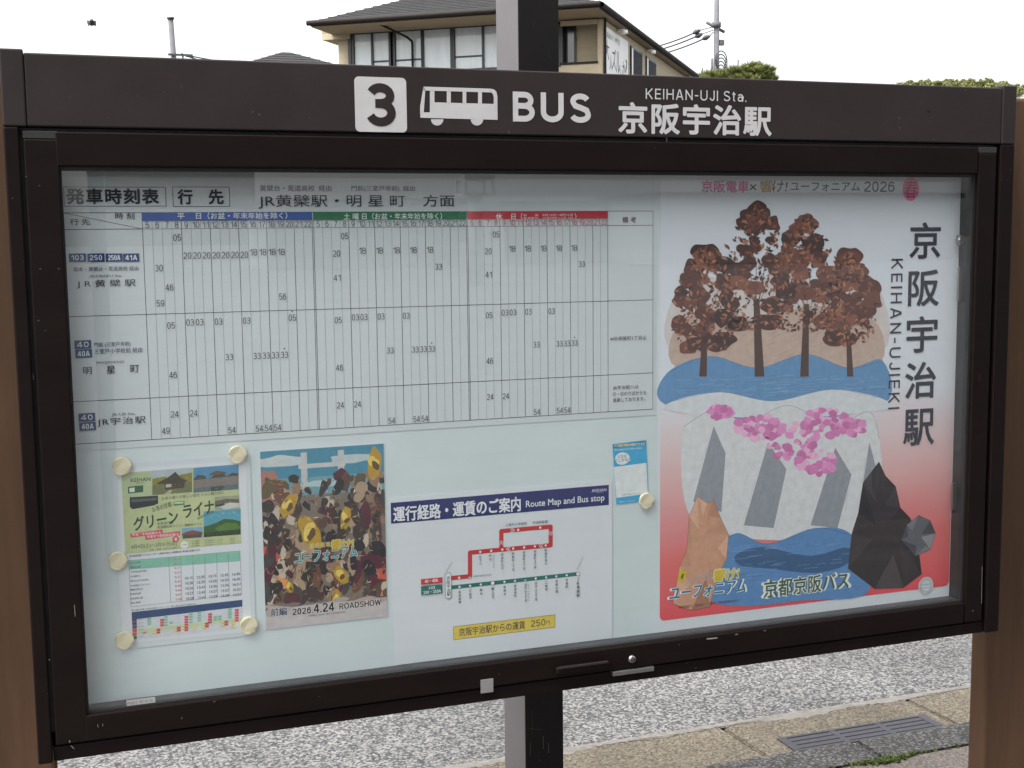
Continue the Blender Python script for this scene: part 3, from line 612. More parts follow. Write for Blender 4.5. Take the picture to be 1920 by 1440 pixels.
# misty valley seen over a lake: hills, snow slopes, blossom and a row of autumn trees
INK = (66, 56, 62)
def band(top, bottom, col, layer, line=None):
    art.blob(top+bottom[::-1], col, layer, 6)
    if line: art.contour(top, .8, line, layer+.3, 6, False)
def hatch(n, x0, x1, y0, y1, dx, dy, col, layer, wd=.6):
    for i in range(n):
        x, y = rnd.uniform(x0, x1), rnd.uniform(y0, y1); k = rnd.uniform(.4, 1.2); art.line(x, y, x+dx*k, y+dy*k, wd/1000, col, layer+(i % 9)*.06)
band([(1262, 560), (1330, 520), (1400, 545), (1470, 505), (1540, 540), (1600, 515), (1652, 548)], [(1262, 660), (1450, 690), (1652, 660)], (214, 206, 204), 1, (176, 160, 158))
band([(1270, 610), (1350, 580), (1430, 606), (1520, 574), (1640, 602)], [(1270, 690), (1450, 700), (1640, 690)], (196, 172, 158), 1.5, (150, 120, 108)); hatch(90, 1275, 1630, 610, 680, 14, -6, (160, 128, 112), 1.9)
band([(1250, 700), (1330, 668), (1420, 690), (1510, 664), (1590, 690), (1655, 676)], [(1250, 760), (1450, 790), (1655, 760)], (98, 146, 192), 2.7, (60, 96, 140)); hatch(70, 1262, 1640, 705, 745, 30, -2, (150, 184, 214), 3.3); hatch(40, 1262, 1640, 705, 745, 24, -2, (66, 108, 156), 3.35)
band([(1262, 752), (1350, 735), (1450, 752), (1560, 730), (1655, 748)], [(1262, 772), (1450, 784), (1655, 770)], (214, 219, 224), 4, (120, 134, 150))
band([(1282, 800), (1340, 768), (1400, 790), (1480, 760), (1560, 800), (1630, 772), (1650, 830)], [(1290, 960), (1380, 1006), (1500, 1012), (1600, 1000), (1650, 940)], (216, 218, 221), 4.6, (90, 96, 108))
for pts in ([(1300, 940), (1338, 800), (1360, 850), (1352, 960)], [(1395, 985), (1440, 830), (1474, 880), (1450, 990)], [(1520, 985), (1566, 840), (1596, 890), (1570, 990)], [(1610, 960), (1630, 830), (1648, 900), (1640, 950)]):
    art.poly(pts, (146, 151, 160), 5.3)
    for a_, c_ in zip(pts[:-1], pts[1:]): art.line(*a_, *c_, .0006, (104, 110, 122), 5.6)
    for k_ in range(9): x = pts[1][0]+rnd.uniform(-10, 26); y = pts[1][1]+rnd.uniform(20, 90); art.line(x, y, x+rnd.uniform(-10, -3), y+rnd.uniform(18, 46), .0005, (120, 126, 138), 5.5)
hatch(60, 1300, 1640, 800, 985, -9, 26, (176, 180, 188), 5.65, .5)
for (cx, cy, rx, ry) in ((1420, 800, 40, 24), (1478, 826, 52, 34), (1548, 792, 46, 26), (1530, 866, 36, 22), (1350, 772, 20, 11), (1600, 800, 24, 13)):
    for k_ in range(46):
        a_ = rnd.random()*6.28; d_ = math.sqrt(rnd.random()); q = rnd.uniform(4, 10); leafclump(cx+rx*d_*math.cos(a_), cy+ry*d_*math.sin(a_), q, q*.8, rnd.choice([(226, 146, 200), (214, 126, 184), (200, 112, 170), (236, 178, 214)]), 6+k_*.02, 7, .3)
band([(1340, 1040), (1380, 1000), (1440, 1020), (1530, 990), (1600, 1006)], [(1330, 1122), (1400, 1136), (1500, 1126), (1628, 1110)], (90, 138, 190), 7.2, (48, 74, 112))
band([(1380, 1040), (1430, 1026), (1520, 1042), (1590, 1026)], [(1388, 1060), (1440, 1066), (1530, 1074), (1590, 1056)], (56, 94, 136), 7.6); hatch(60, 1350, 1590, 1020, 1115, 30, -3, (132, 172, 210), 8, .6); hatch(40, 1350, 1590, 1020, 1115, 26, -3, (58, 98, 146), 8.1, .6)
def crag(pts, cols, n, layer):
    art.poly(pts, cols[0], layer); cx = sum(p_[0] for p_ in pts)/len(pts); cy = sum(p_[1] for p_ in pts)/len(pts)
    for i in range(n):   # facets running in from the outline
        a_ = pts[i*len(pts)//n]; b_ = pts[(i*len(pts)//n+1) % len(pts)]; t_ = rnd.uniform(.35, .8); m_ = (a_[0]+(cx-a_[0])*t_+rnd.uniform(-8, 8), a_[1]+(cy-a_[1])*t_+rnd.uniform(-14, 14)); art.poly([a_, b_, m_], rnd.choice(cols[1:]), layer+.1+i*.03)
    for i in range(len(pts)): a_, b_ = pts[i], pts[(i+1) % len(pts)]; art.line(*a_, *b_, .0007, tuple(int(c*.6) for c in cols[0]), layer+.7)
crag([(1590, 1066), (1597, 1000), (1609, 962), (1618, 905), (1634, 884), (1648, 866), (1660, 892), (1679, 912), (1688, 952), (1707, 972), (1720, 1014), (1728, 1076), (1694, 1102), (1640, 1104)], [(46, 41, 45), (60, 54, 58), (34, 30, 34), (74, 68, 72), (52, 46, 52)], 13, 8.8)
crag([(1690, 1012), (1700, 984), (1722, 966), (1744, 976), (1754, 1000), (1744, 1030), (1716, 1042)], [(96, 98, 106), (120, 122, 130), (70, 72, 80), (140, 142, 150)], 7, 9.6)
crag([(1262, 1132), (1274, 1062), (1288, 1030), (1292, 968), (1308, 930), (1326, 944), (1338, 938), (1352, 972), (1366, 1002), (1362, 1048), (1344, 1086), (1330, 1138), (1296, 1144)], [(204, 154, 126), (186, 136, 110), (218, 172, 144), (168, 120, 98), (196, 148, 120)], 12, 9.0)
for (tx_, ty_, bx_, w_) in ((1322, 600, 1318, 7), (1418, 560, 1424, 9), (1512, 570, 1508, 8), (1590, 610, 1594, 6)):
    art.poly([(tx_-w_*.6, ty_), (tx_+w_*.6, ty_), (bx_+w_, 706), (bx_-w_, 706)], (74, 50, 42), 9)
    for k_ in range(7): art.line(tx_, ty_+rnd.uniform(0, 50), tx_+rnd.uniform(-40, 40), ty_-rnd.uniform(10, 70), .0014, (74, 50, 42), 9.1+k_*.05)
for (cx, cy, rx, ry, k) in ((1322, 560, 56, 92, 1), (1418, 500, 70, 112, 0), (1512, 512, 64, 104, 2), (1592, 560, 48, 82, 1)):
    for i in range(40):
        v = rnd.uniform(-1, 1); hw_ = rx*(1-max(0, -v))**.75*(1 if v < .6 else 1-(v-.6)*.9); q = rnd.uniform(8, 18)
        leafclump(cx+rnd.uniform(-1, 1)*hw_, cy+ry*v, q*1.25, q, rnd.choice(BR+[BR[k]]*3), 10+i*.05, 8, .3)
    for i in range(330):
        v = rnd.uniform(-1.05, 1.05); hw_ = rx*1.12*(1-max(0, -min(v, 0)*.97))**.7*(1 if v < .6 else 1-(v-.6)*.9); x, y = cx+rnd.uniform(-1, 1)*hw_, cy+ry*v; a_ = rnd.random()*6.28; q = rnd.uniform(3, 7.5)
        lx, ly = q*math.cos(a_), q*math.sin(a_); art.poly([(x-lx, y-ly), (x-ly*.45, y+lx*.45), (x+lx, y+ly), (x+ly*.45, y-lx*.45)], rnd.choice(BR+[(158, 104, 80), (176, 124, 94), (140, 80, 58)]), 12.1+(i % 60)*.02)
art.build('landscape_print', sp)
r = Print(yS-0.0014)
r.text('京阪電車', 1360, 349.5, 22, 88, (206, 106, 150), 0, 0.02); r.text('×', 1412, 351, 12, 13, (70, 72, 78), 0); r.text('響', 1437, 349.5, 22, 24, (176, 138, 40), 0, 0.006); r.text('け!', 1463, 349.5, 21, 28, (96, 92, 92), 0, 0.012, shear=0.15); r.text('ユーフォニアム', 1548, 350, 17, 130, (96, 100, 106), 0, 0.012); r.sans('2026', 1649, 350, 19, 57, .12, (62, 70, 84), 0)
r.disc(1708, 354.5, 23.5, (234, 138, 172), 0, 36, squash=1.2); r.text('春', 1708, 355, 33, 25, (176, 62, 104), 1, 0)
DK = (38, 42, 56)
for ch, cx, cy in (('京', 1735, 451, ), ('阪', 1732, 540), ('宇', 1729, 627), ('治', 1726, 713), ('駅', 1723, 801)): r.text(ch, cx, cy, 66, 56, DK, 0, 0.018)
r.sans('KEIHAN-UJIEKI', 1679, 627, 21, 282, .13, DK, 0, rot=-90, sp=.28)
LG = (226, 232, 226)
for off, col, ly in ((0.07, LG, 0), (0.02, (62, 92, 72), 1)): r.text('京都京阪バス', 1513, 1096, 32, 158 + (8 if off > .05 else 0), col, ly, off)
for off, col, ly in ((0.075, (230, 236, 236), 0), (0.025, (40, 116, 150), 1)): r.text('ユーフォニアム', 1327, 1106, 24, 142 + (5 if off > .05 else 0), col, ly, off, shear=0.2)
for off, col, ly in ((0.08, (236, 238, 230), 0), (0.035, (206, 184, 40), 1)): r.text('響け!', 1362, 1077, 22, 48, col, ly, off, shear=0.15)
r.text('Sound!', 1319, 1078, 9, 32, (170, 180, 186), 1); r.text('Euphonium', 1310, 1088, 8, 50, (170, 180, 186), 1)
r.text('♪', 1384, 1074, 14, 8, (60, 130, 120), 1); r.poly([(1270, 1088), (1276, 1068), (1288, 1072), (1281, 1092)], (206, 184, 40), 1); r.poly([(1276, 1084), (1279, 1075), (1283, 1076), (1280, 1086)], (120, 100, 30), 2)
r.text('©武田綾乃・宝島社／「響け!」製作委員会2024', 1329, 1132, 5.5, 112, (92, 60, 66), 0)
r.disc(1736, 1098, 22, (212, 220, 224), 1, 32); r.disc(1736, 1098, 20.5, (130, 138, 144), 2, 32, 20); r.disc(1736, 1098, 13.4, (130, 138, 144), 2, 28, 12.9)
for i in range(34):
    a = 2*math.pi*i/34; c = r.p(1736, 1098, 2); m = ink((120, 128, 134))
    def pol(rr, aa): return (c[0]+rr*math.cos(aa), c[1], c[2]+rr*math.sin(aa))
    r.face([pol(.0152, a-.045), pol(.0152, a+.045), pol(.0188, a+.035), pol(.0188, a-.035)], m)
r.text('KEIHAN', 1736, 1096, 4, 17, (120, 128, 134), 2); r.text('PROMOTION', 1736, 1102, 3, 20, (120, 128, 134), 2)
r.build('lettering', sp)

# ---------------- film poster: crowd picture replaced by a generic abstract mosaic
yM = YP-0.0010
mv = sheet('film_poster', 486.5, 846, 727.5, 1156, yM, M['paper'], 'small crowded film poster dated 2026.4.24 between the leaflet and the route map', 'poster')
rnd = random.Random(5)
art = Print(yM-0.0003)
a, c = art.p(487.5, 847), art.p(726.5, 1155.5)
AX0, AX1, AZ0, AZ1 = a[0], c[0], c[2], a[2]
def W(u, v, ly): return (AX0+(AX1-AX0)*u, art.y-art.STEP*ly, AZ1-(AZ1-AZ0)*v)
def wq(u0, v0, u1, v1, col, ly): art.face([W(u0, v1, ly), W(u1, v1, ly), W(u1, v0, ly), W(u0, v0, ly)], ink(col))
def wb(cu, cv, ru, rv, col, ly, n=12, jag=0.2, rot=0.0):
    pts = [Vector((ru*(1+rnd.uniform(-jag, jag))*math.cos(2*math.pi*i/n), rv*(1+rnd.uniform(-jag, jag))*math.sin(2*math.pi*i/n))) for i in range(n)]
    out = []
    for i in range(n):
        p0, p1, p2, p3 = (pts[(i+k-1) % n] for k in range(4))
        for j in range(3):
            tt_ = j/3; q = 0.5*((2*p1)+(p2-p0)*tt_+(2*p0-5*p1+4*p2-p3)*tt_*tt_+(3*p1-p0-3*p2+p3)*tt_**3); out.append((q.x*math.cos(rot)-q.y*math.sin(rot), q.x*math.sin(rot)+q.y*math.cos(rot)))
    art.face([W(min(1, max(0, cu+x)), min(1, max(0, cv+y)), ly) for x, y in out], ink(col))
wq(0, 0, 1, 1, (122, 112, 100), 0.1)
wq(0, 0, 1, .17, (72, 138, 164), .3); wq(.0, .16, 1, .26, (108, 158, 172), .35); wb(.15, .06, .2, .03, (196, 206, 206), .5); wb(.75, .07, .2, .025, (186, 202, 206), .5); wb(.52, .2, .2, .02, (176, 198, 202), .5)
wq(.32, .02, .37, .24, (190, 194, 194), .6); wq(.62, .02, .67, .24, (190, 194, 194), .6); wq(.3, .085, .68, .11, (196, 200, 198), .7)
for (u, v, ru, rv, col) in ((.03, .62, .1, .12, (196, 92, 76)), (.95, .76, .12, .09, (198, 88, 70)), (.1, .73, .1, .05, (222, 150, 96)), (.92, .83, .1, .05, (214, 140, 110)), (.06, .2, .08, .1, (170, 118, 104))): wb(u, v, ru, rv, col, 1.0)
PAL = [(48, 42, 44), (38, 36, 42), (64, 52, 50), (88, 66, 58), (112, 74, 60), (66, 68, 66), (150, 120, 96), (172, 148, 122), (196, 182, 164), (54, 48, 44), (98, 84, 58), (84, 40, 52)]
k = 0
for i in range(300):
    v = 0.16+0.72*((i*0.618) % 1); u = rnd.random()
    if v < .3 and .3 < u < .68 and rnd.random() < .7: continue
    s_ = rnd.uniform(.012, .055); wb(u, v, s_*1.35, s_*0.8, rnd.choice(PAL), 1.2+i*0.0105, 9, .3, rnd.random()*3)
for (u, v, q) in ((.21, .31, .062), (.92, .11, .07), (.38, .47, .085), (.67, .41, .05), (.2, .77, .03), (.62, .73, .05), (.58, .88, .05)):
    wb(u, v, q*1.35, q*0.8, (184, 148, 50), 4.6, 12, .15, rnd.random()*3); wb(u-.01, v-.01, q*0.7, q*0.42, (226, 200, 104), 4.8, 10, .2, rnd.random()*3)
    wb(u+.01, v+.012, q*0.5, q*0.3, (96, 72, 34), 5.0, 9, .2, rnd.random()*3)
for i in range(520):
    u, v = rnd.uniform(.02, .98), rnd.uniform(.17, .9); a_ = rnd.gauss(.5, .9); ln = rnd.uniform(.02, .07); wd_ = rnd.uniform(.0018, .0045); du, dv = ln*math.cos(a_), ln*.7*math.sin(a_); bu = rnd.uniform(-.012, .012)
    art.face([W(u, v, 4.9+i*.0002), W(u+du*.5-wd_+bu, v+dv*.5, 4.9+i*.0002), W(u+du, v+dv, 4.9+i*.0002), W(u+du*.5+wd_+bu, v+dv*.5+wd_, 4.9+i*.0002)], ink(rnd.choice(PAL+[(220, 196, 120), (190, 150, 60), (232, 226, 218), (70, 84, 74), (104, 112, 92)])))
for i in range(14): wb(rnd.random(), .87+.02*rnd.random(), .07, .014, rnd.choice([(120, 108, 104), (172, 160, 154), (84, 76, 78)]), 5.05+i*.01, 9, .3)
wq(0, .905, 1, 1, (192, 187, 187), 5.3); wb(.5, .905, .5, .022, (188, 181, 180), 5.35, 14, .2); wb(.1, .9, .12, .03, (176, 166, 160), 5.4, 12, .3); wb(.86, .9, .14, .025, (180, 160, 154), 5.4, 12, .3)
art.build('mosaic_print', mv)
r = Print(yM-0.0007)
KK = (36, 34, 38)
for off, col, ly in ((0.08, (216, 226, 224), 0), (0.03, (70, 138, 140), 1)): r.text('ユーフォニアム', 611, 1040, 22, 118, col, ly, off, rot=2, shear=0.1)
for off, col, ly in ((0.07, (230, 226, 200), 0), (0.035, (200, 170, 36), 1)): r.text('響け!', 642, 1020, 18, 42, col, ly, off, shear=0.1)
r.text('最終楽章', 600, 1022, 10, 40, (206, 190, 120), 1, 0.02)
r.column('人生で最高の12分を'.replace('12', '二')[:0] or '人生で最高の', 712, 918, 709, 992, 11.5, (52, 46, 48), 1, 0.01); r.text('12', 710, 1001.5, 10, 14, (52, 46, 48), 1, .008); r.column('分を', 709, 1016, 708.5, 1031, 11, (52, 46, 48), 1, 0.01)
for off, col, ly in ((0.07, (214, 210, 208), 0), (0.022, KK, 1)):
    r.text('前編', 523, 1147, 15, 30, (50, 62, 96) if ly else col, ly, off); r.sans('2026.', 567.5, 1145.5, 12 if ly else 13.5, 38, .17 if ly else .3, col, ly); r.sans('4.24', 607.5, 1139, 17 if ly else 18.5, 38, .17 if ly else .26, col, ly); r.sans('ROADSHOW', 675.5, 1133, 11 if ly else 12.5, 78, .17 if ly else .3, col, ly)
r.text('©武田綾乃・宝島社/「響け!」製作委員会2026', 613, 1151, 3.4, 70, (80, 76, 80), 1)
r.build('lettering', mv)

# ---------------- route map sheet
yR = YP-0.0016
rm = sheet('route_map', 731.5, 934, 1148, 1196, yR, M['paper'], 'white route map with navy title bar, red and green lines, yellow fare box', 'route map')
r = Print(yR-0.0003); r.rect(732.5, 943, 1141, 948, (38, 44, 104), 0); 
def rp(x, y): return (720+x/4, 900+y/4)
r = Print(yR-0.0003); r.poly([rp(50, 172), rp(1686, 36), rp(1686, 187), rp(53, 328)], (32, 40, 102), 0); tb = r.build('title_bar', rm)
r = Print(yR-0.0008); r.text('運行経路・運賃のご案内', *rp(556, 218), 27, 238, (226, 230, 236), 0, 0.03); r.text('Route Map and Bus stop', *rp(1362, 163), 15.5, 147, (226, 230, 236), 0, 0.012)
r.text('KEIHAN', *rp(1618, 76), 5.2, 25, (206, 212, 226), 0, 0.012); r.text('京都京阪バス', *rp(1622, 92), 2.4, 13, (170, 178, 200), 0); r.line(*rp(1560, 92), *rp(1566, 72), 0.0012, (206, 212, 226), 0); r.build('lettering', tb)
RED, GRN = (196, 54, 58), (36, 112, 104)
def path(pts, wd, col, ly):
    q = [r.p(*rp(*p_)) for p_ in pts]
    for i, (a, c) in enumerate(zip(q[:-1], q[1:])): r.bar(a[0], a[2], c[0], c[2], wd, col, ly+0.1*i)
    for i, a in enumerate(q[1:-1]):
        r.face([(a[0]+wd/2*math.cos(t_*math.pi/8), r.y-r.STEP*(ly+.03+.1*i), a[2]+wd/2*math.sin(t_*math.pi/8)) for t_ in range(16)], ink(col))
r = Print(yR-0.0003)
path([(505, 736), (645, 722), (645, 545), (880, 522), (1250, 490), (1250, 350), (880, 383), (880, 522)], 0.0098, RED, 0); r.build('red_line', rm)
r = Print(yR-0.0003); path([(505, 806), (1455, 704)], 0.0088, GRN, 0); r.build('green_line', rm)
r = Print(yR-0.0016)
WHT = (228, 232, 236)
for x, y in ((564, 734), (722, 539), (804, 531), (888, 522), (969, 514), (1051, 506), (1132, 498), (1213, 490), (1006, 374), (1172, 357), (566, 801), (646, 793), (726, 784), (904, 764), (982, 756), (1138, 739), (1216, 731), (1292, 723), (1370, 714)): r.disc(*rp(x, y), 2.6, WHT, 0, 14)
for x, y in ((643, 727), (1060, 748)): r.disc(*rp(x, y), 2.6, WHT, 0, 14); r.disc(*rp(x, y-4), 2.4, (24, 40, 40), 1, 12, squash=.5)
for x, y in ((815, 773), (1455, 704)): r.disc(*rp(x, y), 4.9, (70, 76, 80), 0, 20); r.disc(*rp(x, y), 4.1, WHT, 1, 20)
def chev(x, y, dx, dy):
    for k in (0, 16):
        cx, cy = x+dx*k, y+dy*k
        if dx: a_, b_, c_ = (cx-9*dx, cy-17), (cx+9*dx, cy), (cx-9*dx, cy+17)
        else: a_, b_, c_ = (cx-17, cy-9*dy), (cx, cy+9*dy), (cx+17, cy-9*dy)
        r.line(*rp(*a_), *rp(*b_), 0.0012, WHT, 0); r.line(*rp(*b_), *rp(*c_), 0.0012, WHT, 0.5)
chev(954, 377, 1, 0); chev(1250, 390, 0, 1); chev(1188, 493, -1, 0); chev(940, 517, -1, 0); chev(880, 480, 0, -1)
r.poly([rp(277, 744), rp(438, 729), rp(438, 773), rp(278, 787)], RED, 0); r.poly([rp(277, 797), rp(438, 782), rp(438, 849), rp(279, 866)], GRN, 0)
r.text('40・40A', *rp(356, 756), 6, 25, WHT, 1, .02); r.text('103', *rp(360, 808), 5, 11, WHT, 1, .02); r.text('250・250A', *rp(362, 838), 5.6, 33, WHT, 1, .02)
st0 = r.p(*rp(482, 792))
def lozenge(hw, hh, col, ly):
    pts = [(st0[0]+hw*math.cos(t_), r.y-r.STEP*ly, st0[2]+(hh-hw)+hw*math.sin(t_)) for t_ in [math.pi*i/10 for i in range(11)]]+[(st0[0]+hw*math.cos(t_), r.y-r.STEP*ly, st0[2]-(hh-hw)+hw*math.sin(t_)) for t_ in [math.pi+math.pi*i/10 for i in range(11)]]
    r.face(pts, ink(col))
lozenge(.0074, .0292, (66, 70, 78), 0); lozenge(.0064, .0282, WHT, 1)
KR = (52, 54, 62)
r.column('京阪宇治駅', *rp(482, 736), *rp(486, 856), 7, KR, 2, .015)
for s_, x, y0, y1, h in (('谷下り', 722, 578, 628, 4.4), ('門前', 796, 570, 597, 4.4), ('明星町北口', 886, 561, 658, 4.4), ('明星町1丁目', 968, 553, 673, 4.4), ('明星町2丁目', 1050, 545, 665, 4.4), ('明星町3丁目', 1132, 537, 655, 4.4), ('明星町東口', 1213, 528, 626, 4.4),
                         ('莵道高橋', 566, 842, 915, 4.6), ('三室戸', 646, 832, 885, 4.6), ('森本', 727, 824, 852, 4.6), ('隼上り', 816, 818, 880, 6), ('黄檗台', 904, 803, 855, 4.6), ('莵道高校', 983, 795, 868, 4.6), ('羽戸山3丁目', 1061, 787, 905, 4.6), ('羽戸山2丁目', 1139, 778, 896, 4.6), ('二番割', 1216, 769, 820, 4.6), ('黄檗公園', 1294, 760, 836, 4.6), ('平野町', 1370, 752, 802, 4.6), ('JR黄檗駅', 1455, 745, 865, 6)):
    r.column(s_, *rp(x, y0), *rp(x+2, y1), h, KR, 0, .012)
r.column('三室戸寺前', *rp(822, 570), *rp(823, 652), 3, (110, 112, 120), 0); r.column('羽戸山団地口', *rp(1084, 790), *rp(1085, 900), 3, (110, 112, 120), 0)
r.text('三室戸小学校前', *rp(992, 331), 5, 40, KR, 0, .008); r.text('宇治明星園', *rp(1171, 316), 5, 28, KR, 0, .008); r.text('京阪宇治駅行きのみ', *rp(740, 716), 3.2, 34, KR, 0)
r.text('Keihan-Uji Sta.', *rp(490, 648), 3.2, 20, (110, 112, 120), 0, rot=58); r.text('JR-Obaku Sta.', *rp(1472, 625), 3.2, 24, (110, 112, 120), 0, rot=62)
r.build('map_lettering', rm)
r = Print(yR-0.0003); r.poly([rp(519, 1099), rp(1284, 1008), rp(1284, 1106), rp(521, 1201)], (120, 110, 66), 0); r.poly([rp(522, 1102), rp(1281, 1012), rp(1281, 1103), rp(524, 1197)], (220, 196, 88), 1)
r.text('京阪宇治駅からの運賃', *rp(812, 1114), 15, 124, (44, 48, 62), 2, .014); r.sans('250', *rp(1156, 1072), 12, 27, .13, (44, 48, 62), 2); r.text('円', *rp(1230, 1069), 7, 7, (44, 48, 62), 2); r.build('fare_box', rm)

# ---------------- green excursion leaflet in a clear sleeve
yL = YP-0.0012
lf = sheet('excursion_leaflet', 211, 870, 480.5, 1190, yL, M['sleeve'], 'green and white excursion bus leaflet in a sleeve, held by five magnets', 'leaflet')
def lp(x, y): return (180+x*0.2917, 820+y*0.2917)
r = Print(yL-0.0003); r.poly([lp(106, 205), lp(965, 150), lp(1000, 1250), lp(170, 1325)], M['paper'], 0); ls = r.build('paper_sheet', lf)
r = Print(yL-0.0006)
r.poly([lp(162, 230), lp(912, 175), lp(934, 680), lp(188, 750)], (186, 196, 148), 0)
r.poly([lp(162, 230), lp(362, 214), lp(368, 372), lp(172, 388)], (176, 192, 150), .5)
def photo(x0, y0, x1, y1, sky_, ly=1):
    """frame following the leaflet's own edges; returns a mapper from 0..1"""
    sl = -0.078
    def mpf(u, v): x = x0+(x1-x0)*u; return lp(x, y0+(y1-y0)*v+sl*(x-x0))
    r.poly([mpf(0, 0), mpf(1, 0), mpf(1, 1), mpf(0, 1)], sky_, ly); return mpf
def patch(f, pts, col, ly): r.poly([f(*q) for q in pts], col, ly)
rdn = random.Random(4)
def grain(f, n, u0, u1, v0, v1, cols, ly, sz=.05, asp=.6):
    for i in range(n):
        u, v = rdn.uniform(u0, u1), rdn.uniform(v0, v1); a_, c_ = sz*rdn.uniform(.4, 1), sz*asp*rdn.uniform(.4, 1)
        r.poly([f(u, v), f(min(1, u+a_*.6), v+c_*.3), f(min(1, u+a_), min(1, v+c_)), f(u+a_*.3, min(1, v+c_*1.1))], rdn.choice(cols), ly+i*.003)
f = photo(362, 214, 618, 372, (172, 186, 190)); patch(f, [(0, .35), (.3, .28), (.5, .4), (.75, .25), (1, .2), (1, .6), (0, .65)], (134, 130, 58), 2); patch(f, [(0, .6), (1, .55), (1, 1), (0, 1)], (112, 116, 78), 3); patch(f, [(.12, .52), (.36, .36), (.58, .12), (.72, .4), (.88, .52), (.86, .56), (.14, .58)], (66, 64, 54), 4); patch(f, [(.3, .57), (.82, .55), (.8, .8), (.32, .82)], (74, 62, 48), 4.5); patch(f, [(.34, .6), (.48, .6), (.48, .72), (.34, .73)], (190, 184, 160), 5); patch(f, [(.3, 1), (.42, .84), (.5, .84), (.46, 1)], (176, 172, 140), 5)
grain(f, 70, 0, .95, .28, .5, [(150, 140, 60), (110, 104, 50), (176, 160, 72), (92, 96, 52)], 3.1); grain(f, 80, 0, .95, .62, .94, [(92, 100, 64), (136, 132, 90), (72, 80, 54), (150, 150, 110)], 4.6); grain(f, 30, .25, .8, .25, .5, [(84, 80, 68), (52, 50, 44)], 4.3, .06, .3)
f = photo(626, 196, 916, 356, (84, 142, 180)); patch(f, [(0, .45), (.1, .3), (.25, .34), (.3, .5), (.38, .46), (.5, .3), (.68, .3), (.72, .46), (.86, .32), (1, .36), (1, .6), (0, .6)], (70, 78, 74), 2); patch(f, [(.34, .3), (.52, .18), (.74, .28), (.7, .34), (.38, .36)], (104, 88, 66), 3); patch(f, [(0, .5), (1, .45), (1, .8), (0, .84)], (128, 120, 112), 4); patch(f, [(0, .82), (1, .78), (1, 1), (0, 1)], (96, 110, 118), 5); patch(f, [(.38, .84), (.52, .8), (.7, .84), (.6, 1), (.4, 1)], (60, 74, 72), 6)
grain(f, 40, 0, .95, .34, .52, [(88, 96, 84), (60, 66, 62), (104, 104, 92)], 3.3); grain(f, 60, 0, .9, .5, .78, [(148, 138, 128), (104, 98, 92), (170, 160, 148), (120, 104, 92)], 4.5, .09, .16); grain(f, 40, 0, .95, .82, .96, [(70, 86, 88), (126, 140, 146)], 6.3, .07, .2)
f = photo(764, 384, 920, 468, (156, 160, 140)); patch(f, [(0, .3), (.5, .2), (1, .3), (1, .6), (.4, .5), (0, .8)], (98, 102, 78), 2); patch(f, [(.2, .8), (.6, .5), (1, .6), (1, .9), (.4, 1)], (200, 200, 196), 3)
f = photo(692, 476, 930, 642, (86, 158, 178)); patch(f, [(0, .6), (.3, .5), (.55, .35), (.8, .4), (1, .5), (1, 1), (0, 1)], (56, 92, 44), 2); patch(f, [(.3, .7), (.6, .5), (.9, .55), (1, .75), (.5, .9)], (86, 126, 54), 3); patch(f, [(0, .85), (.6, .8), (1, .82), (1, 1), (0, 1)], (38, 62, 34), 4)
grain(f, 110, 0, .95, .56, .95, [(44, 76, 36), (74, 112, 50), (98, 138, 62), (34, 58, 30)], 4.4, .06, .3); grain(f, 12, .1, .9, .06, .24, [(150, 190, 204)], 1.2, .16, .2)
f = photo(552, 585, 686, 652, (120, 164, 196)); patch(f, [(0, .5), (.5, .25), (1, .5), (1, .7), (0, .7)], (128, 78, 66), 2); patch(f, [(.05, .68), (.95, .68), (.95, 1), (.05, 1)], (84, 74, 70), 3)
r.poly([lp(205, 318), lp(303, 308), lp(304, 352), lp(206, 362)], (46, 98, 62), 1); r.poly([lp(214, 326), lp(248, 322), lp(249, 350), lp(216, 353)], (212, 222, 212), 2)
r.poly([lp(216, 385), lp(398, 374), lp(400, 425), lp(372, 438), lp(236, 462), lp(218, 448)], (34, 42, 44), 1); r.poly([lp(228, 400), lp(390, 388), lp(391, 404), lp(230, 418)], (78, 92, 96), 2)
r.poly([lp(498, 415), lp(568, 409), lp(570, 434), lp(500, 440)], (78, 128, 84), 1); r.poly([lp(504, 419), lp(562, 414), lp(562, 424), lp(504, 428)], (196, 214, 180), 2)
GK = (44, 58, 48)
r.text('KEIHAN', *lp(286, 272), 7, 37, GK, 2, .012); r.text('京都京阪バス', *lp(286, 292), 2.6, 18, GK, 2); r.text('お茶の郷への新しい旅をさらに魅力的に', *lp(625, 374), 6, 118, GK, 2, .006, rot=1.5); r.text('お茶の京都', *lp(424, 447), 10, 38, GK, 2, .012, rot=14)
r.text('グリーン', *lp(385, 533), 25, 84, (38, 62, 44), 2, .03, rot=6, shear=.1); r.text('ライナー', *lp(695, 455), 24, 78, (38, 62, 44), 2, .03, rot=6, shear=.1); r.text('GREEN LINER', *lp(704, 500), 4, 34, GK, 2, .012, rot=20)
r.text('和束急行線', *lp(446, 551), 5.4, 30, GK, 2, .006); r.text('茶源郷和束ライン・湯屋谷ライン', *lp(538, 567), 5.4, 84, GK, 2, .006)
r.poly([lp(220, 620), lp(428, 592), lp(430, 618), lp(222, 646)], (206, 84, 104), 1); r.poly([lp(316, 632), lp(540, 602), lp(542, 630), lp(318, 660)], (206, 84, 104), 1.5); r.text('宇治・宇治田原から', *lp(325, 619), 5, 54, (236, 226, 226), 2, .008); r.text('和束まで期間限定運行!', *lp(430, 631), 5, 60, (236, 226, 226), 2, .008); r.disc(*lp(513, 655), 6.5, (206, 72, 90), 2, 16); r.text('春', *lp(513, 655), 7, 6, (240, 226, 226), 3, .01)
